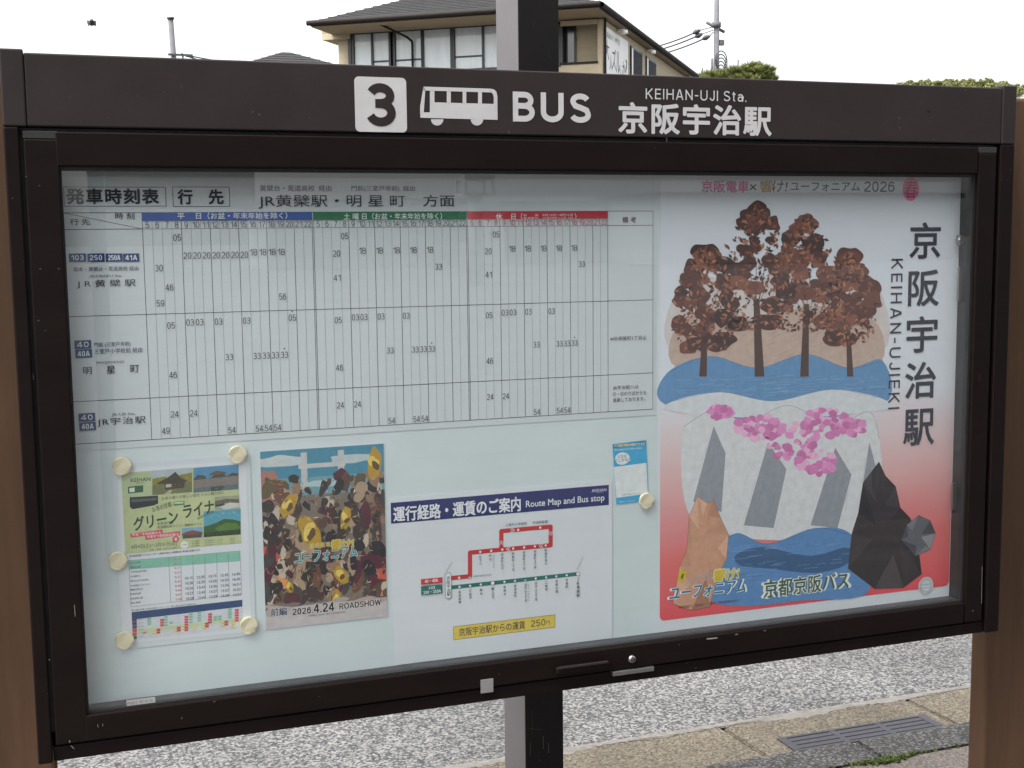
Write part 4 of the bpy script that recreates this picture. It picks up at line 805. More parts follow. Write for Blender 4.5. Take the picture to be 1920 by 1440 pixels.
r.text('4月4日(土)〜5月31日(日)', *lp(374, 694), 9, 86, GK, 2, .008); r.text('土曜・日曜・祝日のみ運行', *lp(434, 716), 3.4, 54, GK, 2); r.disc(*lp(568, 690), 7.5, (226, 230, 222), 2, 18); r.text('小学生無料', *lp(568, 690), 2.6, 11, GK, 3)
for i in range(3):
    y = 668+i*14; r.text('のりば案内', *lp(640, y), 2.8, 14, GK, 2, .01); r.text('運賃と所要時間についてのご案内', *lp(755, y-8), 2.4, 34, (100, 110, 96), 2); r.text('詳細', *lp(876, y-16), 2.4, 8, (100, 110, 96), 2)
r.build('front_page', ls)
r = Print(yL-0.0006)
r.text('宇治田原バスセンター(維中前)→湯屋谷 和束方面行き', *lp(442, 745), 4.4, 132, (52, 54, 62), 0, .01)
r.poly([lp(210, 792), lp(925, 730), lp(926, 795), lp(214, 850)], (134, 192, 170), 0)
for (p0, p1) in (((210, 792), (925, 730)), ((225, 1090), (937, 1008)), ((210, 792), (225, 1090)), ((925, 730), (937, 1008)), ((467, 770), (480, 1060)), ((622, 757), (628, 1043)), ((698, 750), (704, 1034)), ((775, 744), (781, 1025)), ((850, 737), (857, 1017)), ((545, 763), (552, 1051))): r.line(*lp(*p0), *lp(*p1), .0006, (110, 116, 124), 1)
for i, s_ in enumerate(('JR宇治駅', '京阪宇治駅', '平等院(表門前)', '天ケ瀬ダム', '郷之口(宇治田原)', '宇治田原バスセンター', '鷲峰山登山口', '和束町役場', '和束運動公園', '原山 和束')):
    y = 806+i*28.5; r.text(s_, *lp(222+len(s_)*6.5, y), 3.6, len(s_)*3.8, (84, 88, 98), 2, .006)
for i, s_ in enumerate(('9:10', '9:14', '9:17', '9:21', '9:27', '9:35', '9:40', '9:46', '9:47', '9:48')): r.text(s_, *lp(520+i*1.2, 784+i*28.5), 4.2, 11, (196, 112, 118), 2, .006)
for j, col_ in enumerate((('10:15', '10:20', '10:26', '10:27', '10:28'), ('12:30', '12:35', '12:41', '12:42', '12:43'), ('13:15', '13:20', '13:26', '13:27', '13:28'), ('15:45', '15:50', '15:56', '15:57', '15:58'), ('16:40', '16:45', '16:51', '16:52', '16:53'))):
    for i, s_ in enumerate(col_): r.text(s_, *lp(597+j*76+i*1.5, 904-j*6.3+i*33), 5, 14, (82, 84, 94), 2, .006)
r.text('原山線 和束→宇治田原バスセンター発→原山(JR宇治駅行き)', *lp(438, 1092), 3.6, 122, (84, 88, 98), 0, .008)
r.poly([lp(229, 1124), lp(940, 1044), lp(941, 1088), lp(231, 1172)], (38, 72, 118), 0)
r.poly([lp(231, 1172), lp(941, 1088), lp(944, 1226), lp(238, 1306)], (206, 212, 218), .2)
r.poly([lp(262, 1236), lp(942, 1158), lp(943, 1180), lp(264, 1262)], (196, 210, 170), .6)
for i, col in enumerate(((70, 66, 100), (70, 66, 100), (84, 72, 110), (190, 80, 80), (190, 80, 80), (60, 110, 70))): r.poly([lp(231+i, 1164+i*23), lp(262, 1160+i*23), lp(263, 1182+i*23), lp(232+i, 1186+i*23)], col, .8)
rnd = random.Random(3)
for (x, y, n, col) in ((330, 1160, 3, (150, 196, 172)), (412, 1168, 3, (214, 92, 110)), (436, 1150, 4, (150, 196, 172)), (568, 1148, 6, (214, 92, 110)), (596, 1132, 4, (150, 196, 172)), (652, 1122, 4, (150, 196, 172)), (720, 1132, 4, (214, 92, 110)), (848, 1100, 4, (150, 196, 172)), (892, 1104, 5, (214, 92, 110)), (300, 1250, 1, (226, 140, 140)), (388, 1232, 2, (214, 92, 110)), (362, 1238, 2, (226, 216, 140)), (520, 1218, 2, (214, 92, 110)), (500, 1226, 2, (226, 216, 140)), (548, 1212, 2, (226, 216, 140)), (622, 1208, 2, (226, 216, 140)), (680, 1206, 2, (226, 216, 140)), (700, 1192, 2, (214, 92, 110)), (824, 1180, 2, (214, 92, 110)), (804, 1190, 2, (226, 216, 140)), (870, 1180, 3, (226, 216, 140)), (470, 1186, 1, (150, 196, 172)), (754, 1150, 2, (150, 196, 172)), (782, 1146, 2, (150, 196, 172))):
    for k in range(n): r.poly([lp(x, y+k*17), lp(x+25, y-3+k*17), lp(x+26, y+12+k*17), lp(x+1, y+15+k*17)], col, 1.2); r.line(*lp(x+4, y+7+k*17), *lp(x+22, y+5+k*17), .0006, tuple(int(c*.55) for c in col), 1.6)
for i in range(6): r.line(*lp(266, 1172+i*22), *lp(310, 1167+i*22), .0007, (130, 134, 146), 1.4); r.line(*lp(262, 1180+i*22), *lp(942, 1100+i*22), .0003, (168, 174, 184), 1)
r.build('timetable_page', ls)

# ---------------- blue card
yC = YP-0.0014
cdx = lambda x, y: (1130+x/9, 810+y/9)
r = Print(yC); r.poly([cdx(165, 205), cdx(735, 135), cdx(775, 1160), cdx(232, 1222)], (58, 166, 214), 0)
q = at(1182, 886, yC); card = tag(r.build('information_card', None, (q[0], q[1], q[2])), 'small sky blue bus information card with a white panel, pinned by one cream magnet', 'card')
b = Print(yC-0.0004); b.poly([cdx(190, 592), cdx(735, 520), cdx(766, 1040), cdx(232, 1112)], (222, 228, 230), 0); b.build('white_panel', card)
b = Print(yC-0.0004); b.poly([cdx(175, 218), cdx(725, 148), cdx(728, 205), cdx(178, 275)], (38, 128, 172), 0); b.text('バス接近情報を確認できます', *cdx(455, 215), 5.2, 58, (238, 232, 150), 1, .02); b.text('Bus approach information', *cdx(440, 288), 4.2, 52, (210, 236, 244), 1, .01)
b.disc(*cdx(332, 448), 18, (222, 230, 234), 0, 24, squash=.78); b.poly([cdx(420, 470), cdx(486, 470), cdx(430, 500)], (222, 230, 234), .5); b.text('バスは', *cdx(330, 412), 6, 17, (70, 92, 104), 1, .012); b.text('どこかな?', *cdx(330, 472), 6, 26, (70, 92, 104), 1, .012)
b.text('京阪宇治駅　No.3のりば', *cdx(500, 1045), 3, 38, (112, 118, 122), 1); b.text('京都京阪バス株式会社', *cdx(410, 1170), 3, 30, (196, 226, 238), 1); b.build('lettering', card)

# ---------------- magnets
mg0 = None
yG = YP-0.0045
for (px, py, lab) in ((229, 874, 'round cream magnet at the leaflet\'s upper left corner'), (446, 852, 'round cream magnet at the leaflet\'s upper right corner'), (221, 1052, 'round cream magnet halfway down the leaflet\'s left edge'), (234, 1201, 'round cream magnet at the leaflet\'s lower left corner'), (467, 1173, 'round cream magnet at the leaflet\'s lower right corner, close to the film poster'), (1213, 939, 'round cream magnet on the lower corner of the small sky blue card')):
    c = at(px, py, YP-0.008)
    if mg0 is None:
        b = MB(); bmx = bmesh.new(); bmesh.ops.create_cone(bmx, cap_ends=True, segments=40, radius1=0.0178, radius2=0.0172, depth=0.0066)
        bmx.transform(Matrix.Rotation(rad(90), 4, 'X')); bmesh.ops.bevel(bmx, geom=[e for e in bmx.edges if len(e.link_faces) == 2 and e.calc_face_angle(0) > 1], offset=0.0016, segments=3, affect='EDGES')
        bmx.verts.index_update(); b.bm(bmx, M['magnet'], False); b.v = [tuple(Vector(v)+Vector((c[0], YP-0.0055, c[2]))) for v in b.v]
        mg0 = o = b.build('magnet', None, (c[0], YP-0.0055, c[2]))
    else:
        o = mg0.copy(); COL.objects.link(o); o.location = (c[0], YP-0.0055, c[2])
    tag(o, lab, 'magnet', 'cream magnets holding the papers')

# ================================================================== COLUMN BEHIND THE BOARD
cx0, cx1 = float(at(985, 1350, .36)[0]), float(at(1056, 1350, .36)[0])
col = empty('square_column', ((cx0+cx1)/2, .45, 0), 'tall dark square steel column with a grey side, standing directly behind the notice board', 'column')
cdp = 0.165
b = MB(); b.box(cx0, cx1, .36, .363, 0, 3.4, M['column_front'], 0.001); cp_ = b.build('front_plate', col)
scratches(.3597, cp_, [(1018.5, 1380, 1019, 1404, .9, (90, 86, 82)), (1028, 1392, 1029, 1412, .9, (90, 86, 82)), (988, 1366, 1016, 1368, .7, (70, 66, 64)), (998, 1332, 997.5, 1376, .7, (66, 62, 60)), (1016, 1316, 1021, 1312, .8, (66, 62, 60)), (995, 1392, 994, 1416, .9, (80, 76, 74)), (1011, 1424, 1012, 1426, 1.2, (80, 76, 74)), (1000, 40, 1001, 52, .7, (50, 46, 44)), (1030, 90, 1030.5, 110, .7, (50, 46, 44))])
b = MB(); b.box(cx0+0.0006, cx1-0.0006, .3632, .36+cdp, 0, 3.399, M['column_side'], 0.004); b.build('shaft', col)
b = MB(); b.box(cx0-.05, cx1+.05, .34, .36+cdp+.03, -0.01, 0.012, M['column_side'], 0.003); b.build('base_plate', col)

# ================================================================== TWO-STOREY HOUSE BEHIND
M['siding'] = surf('beige_siding', (0.40, 0.335, 0.23), 0.75, 0.07, 2.2, bump=0.08, bscale=30, stretch=(1, 1, 6))
M['siding_dark'] = surf('tan_siding_band', (0.26, 0.205, 0.13), 0.75, 0.08, 2.2, bump=0.08, bscale=30)
M['rooftile'] = surf('dark_grey_roof', (0.03, 0.0295, 0.0305), 0.75, 0.22, 5, bump=0.2, bscale=14, spec=0.2)
M['trim'] = surf('black_window_frame', (0.02, 0.02, 0.024), 0.4, 0.2, 8)
M['gutterpipe'] = surf('dark_brown_eave', (0.022, 0.019, 0.018), 0.6, 0.15, 6, spec=0.12)
M['curtain'] = surf('white_blind_behind_glass', (0.55, 0.61, 0.62), 0.5, 0.10, 1.4, stretch=(5, 5, 0.5), coat=1.0)
M['banner'] = surf('white_banner', (0.78, 0.78, 0.78), 0.6, 0.03, 3)
M['darkglass'] = surf('dark_window_glass', (0.035, 0.038, 0.045), 0.08, 0.3, 1.0, spec=0.9)
M['dimpane'] = surf('dim_screened_window', (0.012, 0.013, 0.016), 0.6, 0.2, 4, spec=0.1)
M['trim2'] = M['trim']
HC = at(1129, 100, 24.0); HC[2] = 0
az = rad(37); A_ = np.array([math.sin(az), math.cos(az), 0]); B_ = np.array([-math.cos(az), math.sin(az), 0]); Z_ = np.array([0, 0, 1.])
HM = Matrix(((B_[0], A_[0], 0, HC[0]), (B_[1], A_[1], 0, HC[1]), (0, 0, 1, ZR), (0, 0, 0, 1)))   # local x = along the front to the left, y = along the right wall into depth
def hp3(x, y, z): return HC+B_*x+A_*y+Z_*z
def hplane(px, py, y):
    """point of the plane at depth y parallel to the front, given as (x, z)"""
    d = ray(px, py); P0 = HC+A_*y; tt_ = ((P0-CAM) @ A_)/(d @ A_); X = CAM+tt_*d-HC; return float(X @ B_), float(X[2])
def hside(px, py, x):
    d = ray(px, py); P0 = HC+B_*x; tt_ = ((P0-CAM) @ B_)/(d @ B_); X = CAM+tt_*d-HC; return float(X @ A_), float(X[2])
class HB_(MB):
    def hbox(s, x0, x1, y0, y1, z0, z1, m, bev=0): 
        s.box(x0, x1, y0, y1, z0, z1, m, bev, Matrix(((B_[0], A_[0], 0, HC[0]), (B_[1], A_[1], 0, HC[1]), (0, 0, 1, 0), (0, 0, 0, 1)))); return s
house = empty('house', tuple(HC), 'two-storey beige house with a dark hipped roof and a long upper window band', 'house')
W0 = 6.5; DPT = 11.3; EZ = 6.52
b = HB_(); b.hbox(0.0, W0, 0.30, DPT, -.13, 5.42, M['siding'])         # lower body up to the window sill
b.hbox(0.95, W0-.02, 1.3, DPT-.01, 5.421, EZ-.05, M['siding'])              # core behind windows
b.hbox(0.0, .949, .42, DPT-.005, 5.4212, EZ-.05, M['siding'])            # behind the corner balcony
b.build('wall', house)
b = HB_()   # right-hand wall skin with courses
for k in range(14):
    z = 0.1+k*0.455; b.hbox(-.02, 0.0, 0.0 if z > 5.3 else .3, DPT, z, z+.45, M['siding'])
b.build('side_cladding', house)
b = HB_(); b.hbox(-.012, .10, -0.02, .32, -.13, EZ-.06, M['siding']); b.build('corner_pier', house)
b = HB_(); b.hbox(.1005, .95, -.02, .10, 4.5, 5.50, M['siding']); b.hbox(.09, .97, -.05, .13, 5.5005, 5.545, M['gutterpipe']); b.build('balcony_parapet', house)
b = HB_(); b.hbox(.1005, .95, -.02, .41, 6.42, EZ-.06, M['gutterpipe']); b.hbox(.1005, .95, -.045, -.0205, 6.35, EZ-.06, M['siding']); b.build('balcony_soffit', house)
b = HB_(); b.hbox(.70, .94, .38, .419, 5.45, 6.40, M['trim']); b.hbox(.74, .90, .365, .379, 5.5, 6.36, M['darkglass']); b.build('balcony_door', house)
b = HB_(); b.hbox(.96, W0+.35, -.02, .9, 6.30+.22, 6.60, M['siding_dark']); b.hbox(6.13, W0+.35, -.03, 1.29, 6.38, 6.519, M['siding']); b.build('fascia_band', house)
# windows: one frame each, panes as sub-parts
wz1, wz0 = 6.50, 5.52
edges = [hplane(x, 100, 0)[0] for x in (660, 737, 791, 848, 935)]
fr_ = [(662.5, 729), (739, 788), (793, 843.5), (851.5, 1003)]
for (xa, xb, splits, sash) in ((662.5, 728, [696.5], [1]), (740, 788.5, [], [0]), (793, 843.5, [], []), (851.5, 1010, [904.5, 955], [0])):
    f0, f1 = hplane(xa, 100, .0)[0], hplane(xb, 100, .0)[0]
    b = HB_(); b.hbox(f1-.05, f0+.05, .02, .12, wz1-.03, wz1+.05, M['trim']); b.hbox(f1-.05, f0+.05, .02, .12, wz0-.06, wz0+.02, M['trim'])
    b.hbox(f1-.05, f1, .021, .121, wz0+.02, wz1-.03, M['trim']); b.hbox(f0, f0+.05, .021, .121, wz0+.02, wz1-.03, M['trim'])
    bounds = [f0]+[hplane(x, 100, 0)[0] for x in splits]+[f1]
    for x in bounds[1:-1]: b.hbox(x-.022, x+.022, .022, .1, wz0+.02, wz1-.03, M['trim'])
    wf = b.build('window', house)
    for i, (l, r_) in enumerate(zip(bounds[:-1], bounds[1:])):
        p_ = HB_(); p_.hbox(r_+.005, l-.005, .075, .09, wz0+.02, wz1-.03, M['curtain'])
        if i in sash: p_.hbox(r_+.005, l-.005, .06, .0745, wz0+.28, wz0+.32, M['trim'])
        p_.build('pane', wf)
b = HB_(); b.hbox(.95, W0-.12, .0, .30, wz0-.2, wz0-.062, M['siding']); b.hbox(W0-.40, W0-.001, .125, 1.29, wz0-.2, EZ-.1, M['siding']); b.hbox(.951, W0-.41, .13, 1.299, wz0-.06, EZ-.1, M['trim']); b.hbox(6.12, 6.20, .015, .124, wz0-.06, wz1+.05, M['trim']); b.build('window_surround', house)
# right wall windows
for (xa, xb, ya, yb) in ((1181, 1202, 85, 99), (1210, 1228, 107, 119)):
    s0, s1 = hside(xa, ya, -.02)[0], hside(xb, yb, -.02)[0]
    b = HB_(); b.hbox(-.06, -.0205, s0, s1, 5.0, 6.28, M['trim']); wf = b.build('side_window', house)
    b = HB_(); mid = (s0+s1)/2; b.hbox(-.066, -.0605, s0+.06, s0+.17, 5.06, 6.22, M['curtain']); b.hbox(-.064, -.0607, s0+.26, s1-.06, 5.06, 6.22, M['dimpane']); b.build('pane', wf)
# banner on the side wall
b = HB_(); b.hbox(-.034, -.0205, .07, 2.58, 3.9, 6.33, M['banner']); bn = b.build('banner', house)
def wall_text(body, s0, z0, h, mat_, parent, wd=None, tilt=0.0, name='lettering', off=0.0):
    c = bpy.data.curves.new('t', 'FONT'); c.body = body; c.resolution_u = 3; c.offset = off; o = bpy.data.objects.new('t', c); COL.objects.link(o)
    bpy.context.view_layer.update(); me = bpy.data.meshes.new_from_object(o.evaluated_get(bpy.context.evaluated_depsgraph_get()))
    pts = np.array([v.co[:2] for v in me.vertices]); lo, hi = pts.min(0), pts.max(0); pts = (pts-lo)/(hi-lo)
    wd = wd or h*(hi-lo)[0]/(hi-lo)[1]; mb_ = MB(); k = mb_.slot(mat_)
    mb_.v = [tuple(hp3(-.037, s0+p_[0]*wd, z0+p_[1]*h+tilt*p_[0]*wd)) for p_ in pts]
    for f_ in me.polygons: mb_.f.append(list(f_.vertices)); mb_.mi.append(k); mb_.sm.append(False)
    bpy.data.objects.remove(o); return mb_
M['brush'] = surf('black_brush_paint', (0.03, 0.03, 0.03), 0.7, 0.2, 5); M['palebrush'] = surf('grey_lettering', (0.25, 0.25, 0.25), 0.7, 0.1, 5)
tx = wall_text('高級食パン専門店', .30, 6.10, .13, M['palebrush'], bn, 1.35)
for (ch, s0, z0, h, wd) in (('大', .14, 5.62, .44, .40), ('人', .58, 5.42, .34, .28), ('ズ', .84, 5.48, .48, .40), ('ル', 1.26, 5.44, .50, .42), ('い', 1.72, 5.34, .24, .22), ('か', 1.94, 5.40, .40, .30), ('?', 2.28, 5.42, .46, .18)):
    q = wall_text(ch, s0, z0, h, M['brush'], bn, wd, off=.0); n0 = len(tx.v); tx.v += q.v; k = tx.slot(M['brush'])
    for f_ in q.f: tx.f.append([i+n0 for i in f_]); tx.mi.append(k); tx.sm.append(False)
tx.build('lettering', bn)
for yy in (1.35, 4.75):
    b = MB(); c = hp3(-.02, yy, 6.40); d = hp3(-.22, yy-.03, 6.40); b.cyl(c, d, .03, .03, M['banner'], 10); e = hp3(-.22, yy-.03, 6.32); b.cyl(d, e, .07, .09, M['banner'], 12); b.build('wall_lamp', house)
# roof: hipped, with thick eave edge and tile courses
OX, OYF = .22, 1.15
ridge_z = EZ+1.45
def roof_shell(dz, m, mb):
    x0, x1, y0, y1 = -OX, W0+.10, -OYF, DPT+.45
    e = [hp3(x0, y0, EZ+dz), hp3(x1, y0, EZ+dz), hp3(x1, y1, EZ+dz), hp3(x0, y1, EZ+dz)]; xm = (x0+x1)/2; r0, r1 = hp3(xm, y0+3.6, ridge_z+dz), hp3(xm, y1-3.6, ridge_z+dz)
    mb.face([e[0], e[1], r0], m); mb.face([e[1], e[2], r1, r0], m); mb.face([e[2], e[3], r1], m); mb.face([e[3], e[0], r0, r1], m)
    return x0, x1, y0, y1, r0, r1, e
b = HB_(); x0, x1, y0, y1, r0, r1, e = roof_shell(.09, M['rooftile'], b)
for k in range(1, 22):   # raised course lines on the front and left slopes
    t_ = k/22
    for (p_, q_) in ((e[0], e[1]), (e[1], e[2])):
        tgt = (r0, r0) if p_ is e[0] else (r0, r1)
        a_, c_ = p_+(tgt[0]-p_)*t_, q_+(tgt[1]-q_)*t_
        b.tube([a_+Z_*.004, c_+Z_*.004], .014, M['rooftile'], 5)
rf = b.build('roof', house)
b = HB_(); b.hbox(x0, x1, y0, y1, EZ-.005, EZ+.088, M['gutterpipe']); b.hbox(x0+.03, x1-.03, y0+.03, y1-.03, EZ-.03, EZ-.0052, M['siding_dark']); b.build('eave_board', rf)
b = MB(); b.tube([hp3(x0-.03, y0-.05, EZ+.06), hp3(x1+.05, y0-.05, EZ+.06)], .06, M['gutterpipe'], 8); b.tube([hp3(x0-.04, y0, EZ+.05), hp3(x0-.04, y1, EZ+.05)], .06, M['gutterpipe'], 8); b.build('rain_gutter', rf)
b = MB(); b.tube([hp3(5.0, -.9, EZ), hp3(4.6, -.2, EZ-.22), hp3(4.55, .0, EZ-.3), hp3(4.55, .0, -.1)], .028, M['gutterpipe'], 8); b.tube([hp3(-.06, .05, EZ), hp3(-.06, .05, -.1)], .03, M['gutterpipe'], 8); b.tube([hp3(-.1, DPT-.4, EZ), hp3(-.1, DPT-.4, -.1)], .035, M['gutterpipe'], 8); b.build('downpipe', house)

# ---------------- small grey house roof on the left
HY = 34.0
ap = at(537, 98, HY); el = at(462, 122, HY-3); er = at(632, 130, HY-1.0)
sh = empty('low_house', (ap[0], HY, ZR), 'low house of which only the dark grey pyramid roof shows over the board', 'house')
b = MB(); ez = el[2]-.35; rx = 2.9
cs = [(ap[0]-rx, HY-rx, ez), (ap[0]+rx, HY-rx, ez), (ap[0]+rx, HY+rx, ez), (ap[0]-rx, HY+rx, ez)]
ta, tb_ = (ap[0]-.12, HY, ap[2]), (ap[0]+.12, HY, ap[2])
b.face([cs[0], cs[1], tb_, ta], M['rooftile']); b.face([cs[1], cs[2], tb_], M['rooftile']); b.face([cs[2], cs[3], ta, tb_], M['rooftile']); b.face([cs[3], cs[0], ta], M['rooftile']); b.face(cs[::-1], M['gutterpipe'])
for k in range(1, 12):
    t_ = k/12; v0, v1 = Vector(cs[0]).lerp(Vector(ta), t_), Vector(cs[1]).lerp(Vector(tb_), t_); b.tube([v0, v1], .018, M['rooftile'], 5)
rf = b.build('roof', sh)
b = MB(); q = Vector(cs[1]).lerp(Vector(tb_), .12); q2 = Vector(cs[1]).lerp(Vector(tb_), .55); b.tube([q+Vector((.05, -.02, .04)), q2+Vector((.05, -.02, .04))], .05, M['banner'], 6); b.build('verge_flashing', rf)
b = MB(); b.box(ap[0]-1.9, ap[0]+1.9, HY-1.9, HY+1.9, ZR, ez+.01, M['siding']); b.build('wall', sh)

# ================================================================== POLES AND WIRES
M['concrete'] = surf('pole_concrete', (0.105, 0.105, 0.112), 0.8, 0.12, 3)
M['ceramic'] = surf('dark_insulator', (0.05, 0.05, 0.06), 0.35, 0.2, 10)
M['wire'] = surf('black_cable', (0.035, 0.035, 0.04), 0.5, 0.1, 4)
def pole(px_top, py_top, px_bot, py_bot, y, rr, label):
    a = at(px_top, py_top, y); c = at(px_bot, py_bot, y); k = (ZR-a[2])/(c[2]-a[2]); base = a+(c-a)*k; base[0] = (base[0]+a[0])/2 if abs(base[0]-a[0]) > 1 else base[0]
    root_ = empty('utility_pole', (base[0], y, ZR), label, 'utility pole'); b = MB(); b.cyl((base[0], y, ZR), tuple(a), rr*1.3, rr*.85, M['concrete'], 14); b.build('shaft', root_); return root_, a
PY = 55.0
pl, a = pole(320, 36, 326, 115, PY, .13, 'slim grey utility pole rising alone above the left end of the board')
b = MB(); b.cyl(tuple(a), (a[0], a[1], a[2]+.08), .16, .16, M['ceramic'], 12); q = at(325, 102, PY); b.box(q[0]-.22, q[0]+.42, PY-.06, PY+.06, q[2]-.05, q[2]+.03, M['ceramic']); b.build('crossarm', pl)
b = MB(); q2 = at(342, 104, PY); b.box(q2[0]-.5, q2[0]+.42, PY-.2, PY-.1, q2[2]-.04, q2[2]+.04, M['ceramic']); b.cyl((q2[0], PY-.15, q2[2]), (q2[0], PY-.15, q2[2]-.45), .04, .04, M['ceramic'], 8); b.build('bracket', pl)
b = MB(); pts = [tuple(at(352, 104, PY-.1))]+[tuple(at(352+t_*14, 104+t_*2.6+.25*math.sin(t_), PY-.1+t_*.6)) for t_ in range(1, 8)]; b.tube(pts, .03, M['wire'], 5); b.tube([tuple(at(340, 100, PY)), tuple(at(352, 106, PY)), tuple(at(372, 112, PY+.5)), tuple(at(430, 124, PY+2))], .026, M['wire'], 5)
for t_ in (.3, .6): 
    q = at(342+t_*30, 103+t_*6, PY); b.cyl((q[0]-.06, q[1], q[2]), (q[0]+.06, q[1], q[2]), .05, .05, M['ceramic'], 8)
o = b.build('overhead_wire'); tag(o, 'thin sagging wire running right from the slim pole on the left', 'wire')
PY = 48.0
pr, a = pole(1344, 0, 1343, 150, PY, .13, 'thick utility pole with crossarm and dark insulators standing beside the house gable')
b = MB(); c0, c1 = at(1325, 42, PY), at(1358, 60, PY); dv = Vector(c1)-Vector(c0)
b.cyl(tuple(c0), tuple(c1), .07, .07, M['concrete'], 6); b.build('crossarm', pr)
b = MB(); q = at(1344, 47, PY); b.cyl((q[0]-.02, PY, q[2]-.1), (q[0]-.02, PY, q[2]+.12), .2, .2, M['concrete'], 12); b.build('collar', pr)
b = MB(); q = at(1352, 80, PY); b.box(q[0]-.1, q[0]+.12, PY-.1, PY+.1, q[2]-.12, q[2]+.12, M['concrete'], .02); b.build('fuse_box', pr)
for (x, y) in ((1305, 60), (1309, 67), (1323, 71)):
    q = at(x, y, PY); b = MB(); u = Vector((.92, 0, .38)).normalized()
    for k, rr in enumerate((.03, .07, .10, .12, .10, .08, .03)): p_ = Vector(q)+u*(k-3)*.066; b.cyl(p_, p_+u*.062, rr, rr*.8, M['ceramic'], 10)
    b.tube([Vector(q)+u*.2, Vector(at(1338, 50+(y-60)*.9, PY))], .02, M['wire'], 5); b.build('insulator', pr)
for (x, y, x2, y2, lab) in ((1301, 62, 1226, 81, 'highest of the three wires between the house gable and the pole'), (1306, 68, 1232, 87, 'middle of the three wires between the house gable and the pole'), (1319, 73, 1242, 94, 'lowest of the three wires between the house gable and the pole')):
    b = MB(); p0, p1 = Vector(at(x, y, PY)), Vector(at(x2-60, y2+16, PY+10)); pts = [p0.lerp(p1, i/10)-Vector((0, 0, .35*4*(i/10)*(1-i/10)*.5)) for i in range(11)]
    b.tube(pts, .034, M['wire'], 5); o = b.build('overhead_wire'); tag(o, lab, 'wire')
b = MB(); q = at(1343, 128, PY)   # cable loops and small fittings low on the pole
for k in range(5):
    rr = .22+.05*k; pts = [(q[0]+.1+rr*.7*math.cos(i*.5), PY-.25, q[2]+.1*k-.1+rr*math.sin(i*.5)) for i in range(13)]; b.tube(pts, .026, M['wire'], 4)
q = at(1335, 125, PY); b.cyl((q[0], PY, q[2]-.5), (q[0], PY, q[2]+.35), .06, .05, M['concrete'], 8); b.build('cable_loop', pr)
# thin aerial rods beyond the pine
for (x, yt) in ((1363, 112), (1384, 112), (1424, 114), (1317, 128)):
    a = at(x, yt, 44); b = MB(); b.cyl((a[0], 44, ZR), tuple(a), .034, .026, M['wire'], 6)
    o = b.build('bamboo_stake', None, (a[0], 44, ZR)); tag(o, 'thin upright rod sticking up behind the clipped pine', 'stake', 'thin upright rods behind the pine')

# ================================================================== PINE, HILL, BIRD
def leafmat(name, c0, c1):
    m, t, b = new_mat(name); g_ = N(t, 'ShaderNodeNewGeometry'); r_ = ramp(t, [(0.0, c0), (1.0, c1)]); t.links.new(g_.outputs['Random Per Island'], r_.inputs['Fac']); t.links.new(r_.outputs[0], b.inputs['Base Color']); b.inputs['Roughness'].default_value = .6
    b.inputs['Transmission Weight'].default_value = 0.0
    return m
M['needle'] = leafmat('pine_needles', (0.05, 0.066, 0.012), (0.19, 0.21, 0.05)); M['leaf'] = leafmat('spring_leaves', (0.085, 0.10, 0.02), (0.19, 0.19, 0.055)); M['bark'] = surf('bark', (0.08, 0.06, 0.045), .9, .3, 12)
rnd = random.Random(21)
TY = 40.0
pc = at(1385, 150, TY)
pine = empty('pine_tree', (pc[0], TY, ZR), 'bushy green pine top showing above the board to the right of the utility pole', 'tree')
b = MB(); b.cyl((pc[0], TY, ZR), (pc[0], TY, pc[2]-.05), .16, .06, M['bark'], 10)
for k in range(9): a_ = k*.7; z = pc[2]-1.4+k*.13; b.cyl((pc[0], TY, z), (pc[0]+.75*math.cos(a_), TY+.75*math.sin(a_), z+.45), .04, .012, M['bark'], 6)
b.build('trunk', pine)
b = MB()
def tuft(c, n, ln):
    for i in range(n):
        d = Vector((rnd.gauss(0, .8), rnd.gauss(0, .8), abs(rnd.gauss(0, 1))*.8+.45)).normalized(); sd_ = d.cross(Vector((rnd.random(), rnd.random(), rnd.random()))).normalized()*.016
        p_ = Vector(c); q_ = p_+d*ln*rnd.uniform(.6, 1.15); b.v += [tuple(p_-sd_), tuple(p_+sd_), tuple(q_)]; n_ = len(b.v); b.f.append([n_-3, n_-2, n_-1]); b.mi.append(b.slot(M['needle'])); b.sm.append(False)
prof = [(1308, 152), (1318, 147), (1330, 142), (1342, 145), (1352, 141), (1365, 139), (1374, 134), (1384, 138), (1396, 132), (1405, 128), (1413, 127), (1421, 128), (1430, 132), (1436, 140), (1428, 146), (1410, 142), (1390, 146), (1370, 148)]
for (x, y) in prof:
    c = at(x, y+3, TY); tuft(tuple(c), 230, .36)
    for k in range(7): tuft((c[0]+rnd.gauss(0, .13), TY+rnd.gauss(0, .35), c[2]-abs(rnd.gauss(.08, .14))), 160, .26)
for k in range(60): c = at(rnd.uniform(1306, 1434), rnd.uniform(150, 185), TY); tuft((c[0], TY+rnd.gauss(0, .4), c[2]), 130, .28)
b.build('crown', pine)
